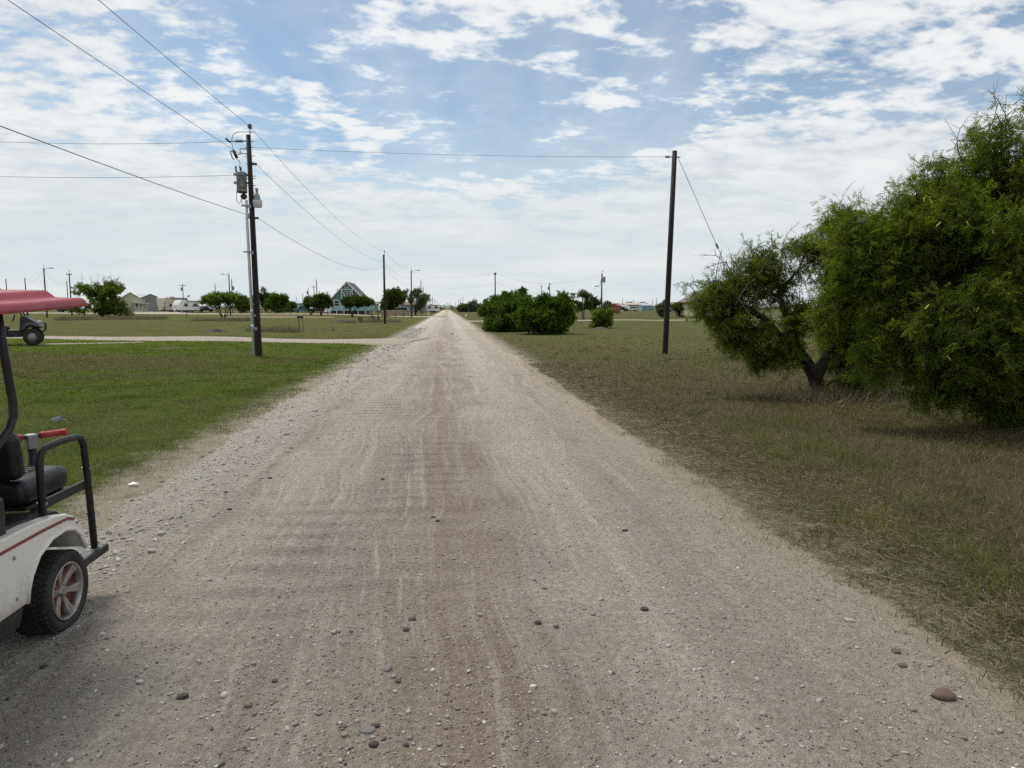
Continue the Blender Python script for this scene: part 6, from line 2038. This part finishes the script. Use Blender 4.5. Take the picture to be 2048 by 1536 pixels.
# A-frame house
ab = spot(695, 152)
af = gable_house('a_frame_house', 'teal A-frame house with steep dark roof and white trim', ab, 0, 7.9, 12.5, 2.75, 6.85, 'teal', 'shingle', 0.35, 0.9)
W2 = 7.9 / 2
MB().box((0, -0.06, 2.05), (7.9, 0.10, 2.2)).build('lower_front', M['ltteal'], af)
MB().box((W2 + 0.03, 6.2, 1.9), (0.06, 12.4, 1.7)).build('side_wall', M['ltteal'], af)
for s_ in (-1, 1):
    a0, a1 = Vector((0, -0.42, 6.93)), Vector((s_ * (W2 + 0.38), -0.42, 2.42))
    MB().tube([a0, a1], 0.16, 4, sq=True).build('barge_board', M['white'], af)
    MB().tube([(s_ * 1.15, -0.32, 5.35), (s_ * 1.15, -0.32, 0.2)], 0.10, 4, sq=True).build('porch_post', M['white'], af)
    MB().tube([(s_ * 1.15, -0.30, 5.25), (s_ * 0.25, -0.30, 3.7)], 0.07, 4, sq=True).build('brace', M['white'], af)
MB().tube([(-1.35, -0.33, 5.35), (1.35, -0.33, 5.35)], 0.11, 4, sq=True).build('tie_beam', M['white'], af)
window(af, -0.32, -0.14, 4.45, 0.55, 0.9)
window(af, 0.38, -0.14, 4.45, 0.55, 0.9)
window(af, -0.05, -0.06, 6.0, 0.75, 0.5)
window(af, -2.2, -0.16, 2.35, 0.9, 1.05)
window(af, 1.9, -0.16, 2.35, 0.9, 1.05)
dr = MB().box((0.0, -0.16, 1.95), (0.95, 0.08, 1.95)).build('door', M['white'], af)
MB().box((0.35, -0.22, 1.9), (0.08, 0.06, 0.08)).build('handle', M['steel'], dr)
MB().box((0.6, -0.6, 0.86), (8.6, 1.3, 0.14)).build('deck', M['ltteal'], af)
for i in range(12):
    MB().box((-3.6 + i * 0.75, -1.1, 0.4), (0.16, 0.16, 0.84)).build('pile', M['greypole' if i % 2 else 'white'], af)
MB().box((0.6, 0.05, 0.42), (8.0, 0.1, 0.72)).build('skirt', M['dark'], af)
rl = MB().box((5.0, -0.9, 1.75), (1.9, 0.07, 0.08)).build('porch_rail', M['ltteal'], af)
for i in range(7):
    MB().box((4.15 + i * 0.28, -0.9, 1.3), (0.06, 0.05, 0.85)).build('baluster', M['ltteal'], rl)
MB().box((5.2, 0.1, 1.05), (2.4, 2.0, 0.25)).build('side_porch', M['ltteal'], af)
MB().tube([(4.2, -0.8, 0), (4.2, -0.8, 2.7)], 0.08, 6).build('porch_post', M['white'], af)
MB().tube([(5.7, -0.8, 0), (5.7, -0.8, 2.2)], 0.07, 6).build('porch_post', M['white'], af)

# white and red containers left of it
cb = spot(657, 152)
ct = empty('storage_container', cb, 0, 'white storage container beside the A-frame house', 'container')
MB().box((0, 0, 1.25), (1.5, 2.4, 1.75)).build('body', M['white'], ct)
MB().box((0, 0, 0.25), (1.5, 2.4, 0.3)).build('base', M['dark'], ct)
cb = spot(650.5, 153)
ct = empty('storage_container', cb, 0, 'dark red storage shed squeezed between tree and white container', 'shed')
MB().box((0, 1.0, 1.2), (1.5, 2.4, 2.0)).build('walls', M['redwall'], ct)
MB().prism([(-0.85, 2.2), (0.85, 2.2), (0, 2.7)], 'Y', -0.3, 2.3).build('roof', M['brownroof'], ct)

# cream gable house, far left
hb = spot(262, 225)
ch = gable_house('cream_house', 'cream gable house with grey metal roof behind the left round tree', hb, R(28), 8.0, 10.0, 3.4, 6.1, 'creamwall', 'metalroof', 0.35, 0.5)
window(ch, -1.8, -0.05, 2.2, 1.0, 1.2)
window(ch, 1.6, -0.05, 2.2, 1.0, 1.2)
MB().box((2.6, -1.2, 0.45), (3.6, 2.4, 0.1)).build('porch', M['white'], ch)
for i in range(4):
    MB().box((0.95 + i * 1.1, -2.3, 1.5), (0.12, 0.12, 2.1)).build('porch_post', M['white'], ch)
MB().prism([(0.6, 2.75), (5.0, 2.55), (5.0, 2.70), (0.6, 2.95)], 'Y', -2.6, 0.1).build('porch_roof', M['white'], ch)
for i in range(8):
    MB().box((1.0 + i * 0.45, -2.3, 0.9), (0.07, 0.05, 0.8)).build('baluster', M['white'], ch)

# grey metal barn behind the trailers
bb = spot(302, 262)
gb = gable_house('metal_barn', 'wide grey metal barn with pale roof behind the trailers', bb, R(38), 9.5, 17.0, 4.3, 6.3, 'greysheet', 'metalroof', 0.2, 0.0, 'barn')
MB().box((0, -0.05, 1.6), (3.4, 0.08, 3.2)).build('roller_door', M['greytank'], gb)
window(gb, 4.78, 5.0, 2.0, 1.0, 1.0, 'X')

# long grey green shed
gsb = spot(583, 225)
ls = gable_house('long_shed', 'long low grey green metal shed left of the tall dark pole', gsb, R(90), 6.0, 8.0, 2.6, 3.3, 'greensheet', 'metalroof', 0.2, 0.0, 'shed')
window(ls, -3.05, 2.0, 1.7, 0.6, 0.7, 'X')
ls.location = gsb + Vector((4.2, 3, 0))
cpb = spot(548, 222)
cp_ = empty('carport', cpb, 0, 'dark open carport at the left end of the long shed', 'carport')
MB().box((0, 1.5, 2.0), (3.4, 4.0, 0.14)).build('roof', M['brownroof'], cp_)
for sx_ in (-1.6, 1.6):
    for sy_ in (-0.4, 3.4):
        MB().box((sx_, sy_, 1.0), (0.12, 0.12, 1.95)).build('post', M['greypole'], cp_)
MB().box((0, 3.4, 1.0), (3.2, 0.06, 1.9)).build('dark_opening_sheet', M['dark'], cp_)  # near-black sheet that stands in for the shade inside the opening

# red shed on the right
rsb = spot(1227, 170)
rs = gable_house('red_shed', 'small red shed right of the cactus shrub', rsb, R(-35), 1.9, 2.4, 1.65, 2.2, 'redwall', 'redwall', 0.12, 0.05, 'shed')
MB().box((0, -0.04, 0.85), (0.9, 0.05, 1.5)).build('door', M['redwall'], rs)
# far right buildings
for (px, dist, w, d_, wh, rh_, wall, roof, rz, lab, nm) in [
        (1267, 300, 12.5, 6, 2.6, 3.4, 'tanwall', 'paleroof', 0, 'long low tan building with pale roof right of the red shed', 'long_house'),
        (1294, 285, 4.2, 5, 2.2, 2.9, 'tealshed', 'metalroof', 0, 'haze-greyed teal shed left of the bare right pole', 'teal_shed'),
        (1250, 280, 2.8, 5, 1.8, 2.3, 'white', 'metalroof', 0, 'small white shed next to the red shed', 'white_shed'),
        (1371, 170, 7.0, 5, 2.0, 2.7, 'tanwall', 'brownroof', 0, 'low dark roofed building right of the bare right pole', 'low_house')]:
    b_ = spot(px, dist)
    hs = empty(nm, b_, rz, lab, 'house' if 'house' in nm else 'shed', 'buildings')
    MB().box((0, d_ / 2, wh / 2), (w, d_, wh)).build('walls', M[wall], hs)
    MB().prism([(-0.3, wh), (d_ + 0.3, wh), (d_ / 2, rh_)], 'X', -w / 2 - 0.2, w / 2 + 0.2).build('roof', M[roof], hs)
    for i in range(int(w / 3)):
        window(hs, -w / 2 + 1.4 + i * 3.0, -0.03, wh * 0.55, 0.8, 0.8)
chb = spot(1424, 112)
c2 = gable_house('cream_house', 'cream gable house half hidden behind the leaning mesquite', chb, 0, 5.0, 8.0, 2.6, 4.3, 'creamwall', 'brownroof', 0.3, 0.3)
window(c2, -1.4, -0.05, 2.6, 0.6, 0.8)
window(c2, -1.4, -0.05, 1.4, 0.6, 0.7)
window(c2, 1.2, -0.05, 1.7, 0.9, 0.9)
pt = empty('picnic_bench', spot(1405, 96), 0, 'dark wooden bench in front of the half hidden cream house', 'bench')
MB().box((0, 0, 0.62), (2.0, 0.7, 0.08)).build('top', M['brownpole'], pt)
for sx_ in (-0.8, -0.25, 0.3, 0.8):
    MB().box((sx_, 0, 0.29), (0.14, 0.5, 0.58)).build('leg', M['brownpole'], pt)
# houses glimpsed by the end of the road
for (px, dist, w, wh, rh_, wall, roof, lab) in [
        (818, 250, 12, 2.8, 3.8, 'greysheet', 'brownroof', 'long grey house behind the open crowned tree by the road'),
        (750, 215, 6, 2.4, 3.2, 'greensheet', 'brownroof', 'low house just right of the A-frame porch')]:
    b_ = spot(px, dist)
    hs = empty('far_house', b_, 0, lab, 'house', 'buildings')
    MB().box((0, 3, wh / 2), (w, 6, wh)).build('walls', M[wall], hs)
    MB().prism([(-0.3, wh), (6.3, wh), (3, rh_)], 'X', -w / 2 - 0.2, w / 2 + 0.2).build('roof', M[roof], hs)
    for i in range(int(w / 3)):
        window(hs, -w / 2 + 1.4 + i * 3.0, -0.03, wh * 0.55, 0.8, 0.8)


# ------------------------------------------------------------------ travel trailers and cars
M['tanrv'] = surf('tan_fibreglass', (0.60, 0.55, 0.45), (0.54, 0.49, 0.40), 2, 0.4)
M['rvgrey'] = surf('grey_trim', (0.16, 0.16, 0.165), None, 2, 0.5)


def wheel_far(root, x, y, r_=0.36, axis='X'):
    w = MB().lathe([(r_ * 0.6, -0.11), (r_, -0.09), (r_, 0.09), (r_ * 0.6, 0.11)], (x, y, r_), axis, 16).build('wheel', M['rubber'], root, True)
    s_ = 0.115 if (x if axis == 'X' else y) > 0 else -0.115
    MB().lathe([(r_ * 0.55, s_ * 0.9), (r_ * 0.2, s_)], (x, y, r_), axis, 12).build('rim', M['steel'], w)
    return w


def trailer(label, base, rz, w, L, h, body, nose=True, band='rvgrey', emblem=True):
    """travel trailer, front at local -Y"""
    root = empty('travel_trailer', base, rz, label, 'trailer', 'travel trailers')
    z0 = 0.62
    if nose:
        prof = [(0.25, z0), (0.0, z0 + 0.5), (0.0, z0 + 1.1), (0.25, z0 + 1.75), (0.75, h - 0.1), (1.2, h), (L, h - 0.05), (L, z0)]
    else:
        prof = [(0.35, z0), (0.0, z0 + 0.9), (-0.05, z0 + 1.6), (0.10, h - 0.25), (0.4, h), (L, h), (L, z0)]
    MB().prism(prof, 'X', -w / 2, w / 2).build('body', M[body], root, bevel=0.08, seg=2)
    MB().prism([(0.8, z0 - 0.22), (L - 0.05, z0 - 0.22), (L - 0.05, z0 + 0.02), (0.5, z0 + 0.02)], 'X', -w / 2 + 0.03, w / 2 - 0.03).build('skirt', M['dark'], root)
    for s_ in (-1, 1):
        MB().prism([(1.3, z0 + 0.95), (L - 0.1, z0 + 0.95), (L - 0.1, z0 + 1.25), (1.3, z0 + 1.15)], 'X', s_ * (w / 2 + 0.005), s_ * (w / 2 + 0.02)).build('side_band', M[band], root)
        window(root, s_ * (w / 2 + 0.03), 2.1, z0 + 1.35, 0.8, 0.6, 'X', 'rvgrey', 0)
        window(root, s_ * (w / 2 + 0.03), L - 1.3, z0 + 1.35, 0.9, 0.6, 'X', 'rvgrey', 0)
        for yy_ in (L * 0.55, L * 0.55 + 0.85):
            wheel_far(root, s_ * (w / 2 - 0.12), yy_)
    d_ = MB().box((w / 2 + 0.02, 3.3, z0 + 1.05), (0.05, 0.75, 1.85)).build('door', M['white'], root)
    MB().box((w / 2 + 0.06, 3.05, z0 + 1.0), (0.04, 0.06, 0.12)).build('handle', M['steel'], d_)
    MB().tube([(w / 2 + 0.12, 2.2, h - 0.25), (w / 2 + 0.12, L - 0.5, h - 0.25)], 0.09, 8).build('awning', M['rvgrey'], root)
    MB().box((0, L * 0.5, h + 0.12), (0.8, 1.0, 0.28)).build('air_conditioner', M['rvgrey'], root, bevel=0.05)
    MB().tube([(-0.7, 0.4, 0.5), (0, -1.0, 0.5), (0.7, 0.4, 0.5)], 0.06, 6).build('hitch', M['black'], root)
    for s_ in (-0.18, 0.18):
        MB().lathe([(0.12, 0.5), (0.16, 0.55), (0.16, 0.95), (0.08, 1.05)], (s_, -0.25, 0), 'Z', 10).build('gas_bottle', M['white'], root, True)
    if emblem:                               # dark winged emblem on the nose
        for s_ in (-1, 1):
            MB().prism([(0, z0 + 0.82), (s_ * 0.30, z0 + 0.90), (s_ * 0.85, z0 + 1.18), (s_ * 0.35, z0 + 1.02), (0, z0 + 0.98)], 'Y', -0.03, -0.01).build('emblem', M['rvgrey'], root)
    return root


trailer('white travel trailer with rounded nose and dark winged emblem', spot(351, 178), R(-32), 2.5, 6.2, 3.15, 'white')
t2 = trailer('larger tan travel trailer with slanted dark stripes behind the white one', spot(322, 196), R(-20), 2.9, 9.0, 4.15, 'tanrv', nose=False, emblem=False)
for s_ in (-1, 1):
    MB().prism([(s_ * 1.42, 1.0), (s_ * 1.42, 2.9), (s_ * 1.25, 3.0), (s_ * 1.30, 2.1), (s_ * 0.9, 1.2), (s_ * 1.0, 1.0)], 'Y', -0.10, -0.04).build('slanted_stripe', M['rvgrey'], t2)
trailer('white trailer parked behind the A-frame house porch', spot(760, 205), R(-60), 2.4, 6.0, 3.0, 'white', emblem=False)
trailer('white trailer beside the sixth pole of the left row', spot(846, 260), R(-75), 2.4, 6.0, 3.0, 'white', emblem=False)


def car(label, base, rz, paint, suv=True, cat='car'):
    root = empty('parked_car', base, rz, label, cat, 'parked cars')
    L, w = 4.6, 1.85
    if suv:
        prof = [(-2.3, 0.40), (-2.3, 0.85), (-2.15, 1.0), (-1.2, 1.08), (-0.65, 1.68), (1.85, 1.72), (2.2, 1.15), (2.3, 0.9), (2.3, 0.40)]
        gl = [(-1.05, 1.10), (-0.60, 1.60), (1.75, 1.62), (1.98, 1.15)]
    else:
        prof = [(-2.6, 0.45), (-2.6, 0.95), (-1.4, 1.08), (-0.9, 1.70), (0.4, 1.72), (0.65, 1.12), (2.6, 1.10), (2.6, 0.45)]
        gl = [(-1.25, 1.12), (-0.85, 1.62), (0.32, 1.63), (0.50, 1.14)]
    MB().prism(prof, 'Y', -w / 2, w / 2).build('body', paint, root, bevel=0.06)
    for s_ in (-1, 1):
        MB().prism(gl, 'Y', s_ * (w / 2 + 0.002), s_ * (w / 2 + 0.015)).build('side_window', M['dark'], root)
        MB().box((-2.3 if suv else -2.6, s_ * 0.65, 0.80), (0.06, 0.35, 0.16)).build('headlight', M['lens'], root)
        for xx_ in (-1.45, 1.4):
            wheel_far(root, xx_, s_ * (w / 2 - 0.10), 0.36, 'Y')
    return root


blk = surf('black_car_paint', (0.014, 0.015, 0.018), None, 3, 0.2, coat=0.6)
wht = surf('white_car_paint', (0.70, 0.70, 0.70), None, 3, 0.25, coat=0.5)
blu = surf('teal_car_paint', (0.07, 0.20, 0.21), None, 3, 0.25, coat=0.5)
car('black car left of the leaning left tree under the cart roof', spot(133, 200), R(0), blk)
car('black pickup partly behind the leaning left tree', spot(153, 190), R(180), blk, False, 'pickup')
car('teal pickup in front of the long grey green shed', spot(606, 195), R(8), blu, False, 'pickup')
car('dark car with pale roof left of the red and white containers', spot(637, 180), R(0), blk)
car('dark pickup behind the umbrella shaped tree', spot(411, 215), R(180), blk, False, 'pickup')
car('dark car by the bushy tree right of the A-frame house', spot(800, 190), R(0), blk)
car('white car in front of the long tan building', spot(1262, 265), R(0), wht)
car('dark car beside the small white shed', spot(1243, 262), R(180), blk)

# flag between the trailer and the pole
fb = spot(381, 190)
fl = empty('flagpole', fb, 0, 'small flag flying on a thin staff behind the white travel trailer', 'flag')
fz = height(fb, 381, 590) - fb.z
MB().tube([(0, 0, 0), (0, 0, fz)], 0.03, 6).build('staff', M['steel'], fl)
V = [(-i * 0.11, 0.10 * math.sin(i * 1.1), fz - j * 0.11 - 0.03 * i) for j in range(5) for i in range(8)]
F_ = [(j * 8 + i, j * 8 + i + 1, (j + 1) * 8 + i + 1, (j + 1) * 8 + i) for j in range(4) for i in range(7)]
fo = MB().add(V, F_).build('flag', surf('faded_flag', (0.35, 0.40, 0.48), (0.55, 0.55, 0.55), 3, 0.8), fl, True)
sol = fo.modifiers.new('thick', 'SOLIDIFY')
sol.thickness = 0.01

# ------------------------------------------------------------------ far woods along the horizon
g = np.random.default_rng(99)
Pz = []
for i in range(150):
    px = g.uniform(-150, 2250)
    dist = g.uniform(480, 900)
    b_ = spot(px, dist)
    hh_ = g.uniform(1.5, 4.2) * (1.25 if 880 < px < 1000 else 1.0)
    kk = 60
    u = g.normal(size=(kk, 3))
    u /= np.linalg.norm(u, axis=1, keepdims=True)
    p = np.array(b_) + np.array([0, 0, hh_ * 0.5]) + u * np.array([g.uniform(4, 14), 4, hh_ * 0.55])
    p[:, 2] = np.maximum(p[:, 2], b_.z + 0.1)
    Pz.append(p)
P = np.concatenate(Pz)
X, Y, Z = frames(g.normal(size=P.shape), g)
V, T = stamp(SPRAY_V, SPRAY_T, P, X, Y, Z, np.full(len(P), 1.6), np.full(len(P), 1.6), np.full(len(P), 1.6))
V[:, 2] = np.maximum(V[:, 2], 0.3)
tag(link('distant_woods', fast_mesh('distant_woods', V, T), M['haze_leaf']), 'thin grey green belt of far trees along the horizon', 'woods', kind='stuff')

# litter on the lawn
lb = gp(266, 972)
o = MB().add([(-0.05, 0, 0.01), (0.0, 0.02, 0.03), (0.06, 0.0, 0.012), (0.05, -0.03, 0.02), (-0.02, -0.03, 0.012)], [(0, 1, 4), (1, 2, 3), (1, 3, 4)]).build('paper_scrap', M['white'])
o.location = lb + Vector((0, 0, 0.01))
o.modifiers.new('thick', 'SOLIDIFY').thickness = 0.004
tag(o, 'crumpled white paper scrap on the left edge of the road', 'litter')
lb = gp(116, 840)
o = heap('cloth_rag', 'small blue grey rag lying on the lawn above the scooter handlebar', 116, 840, 0.30, 0.18, 0.09, surf('blue_grey_cloth', (0.14, 0.155, 0.19), (0.08, 0.09, 0.11), 20, 0.9), 14, 'litter')
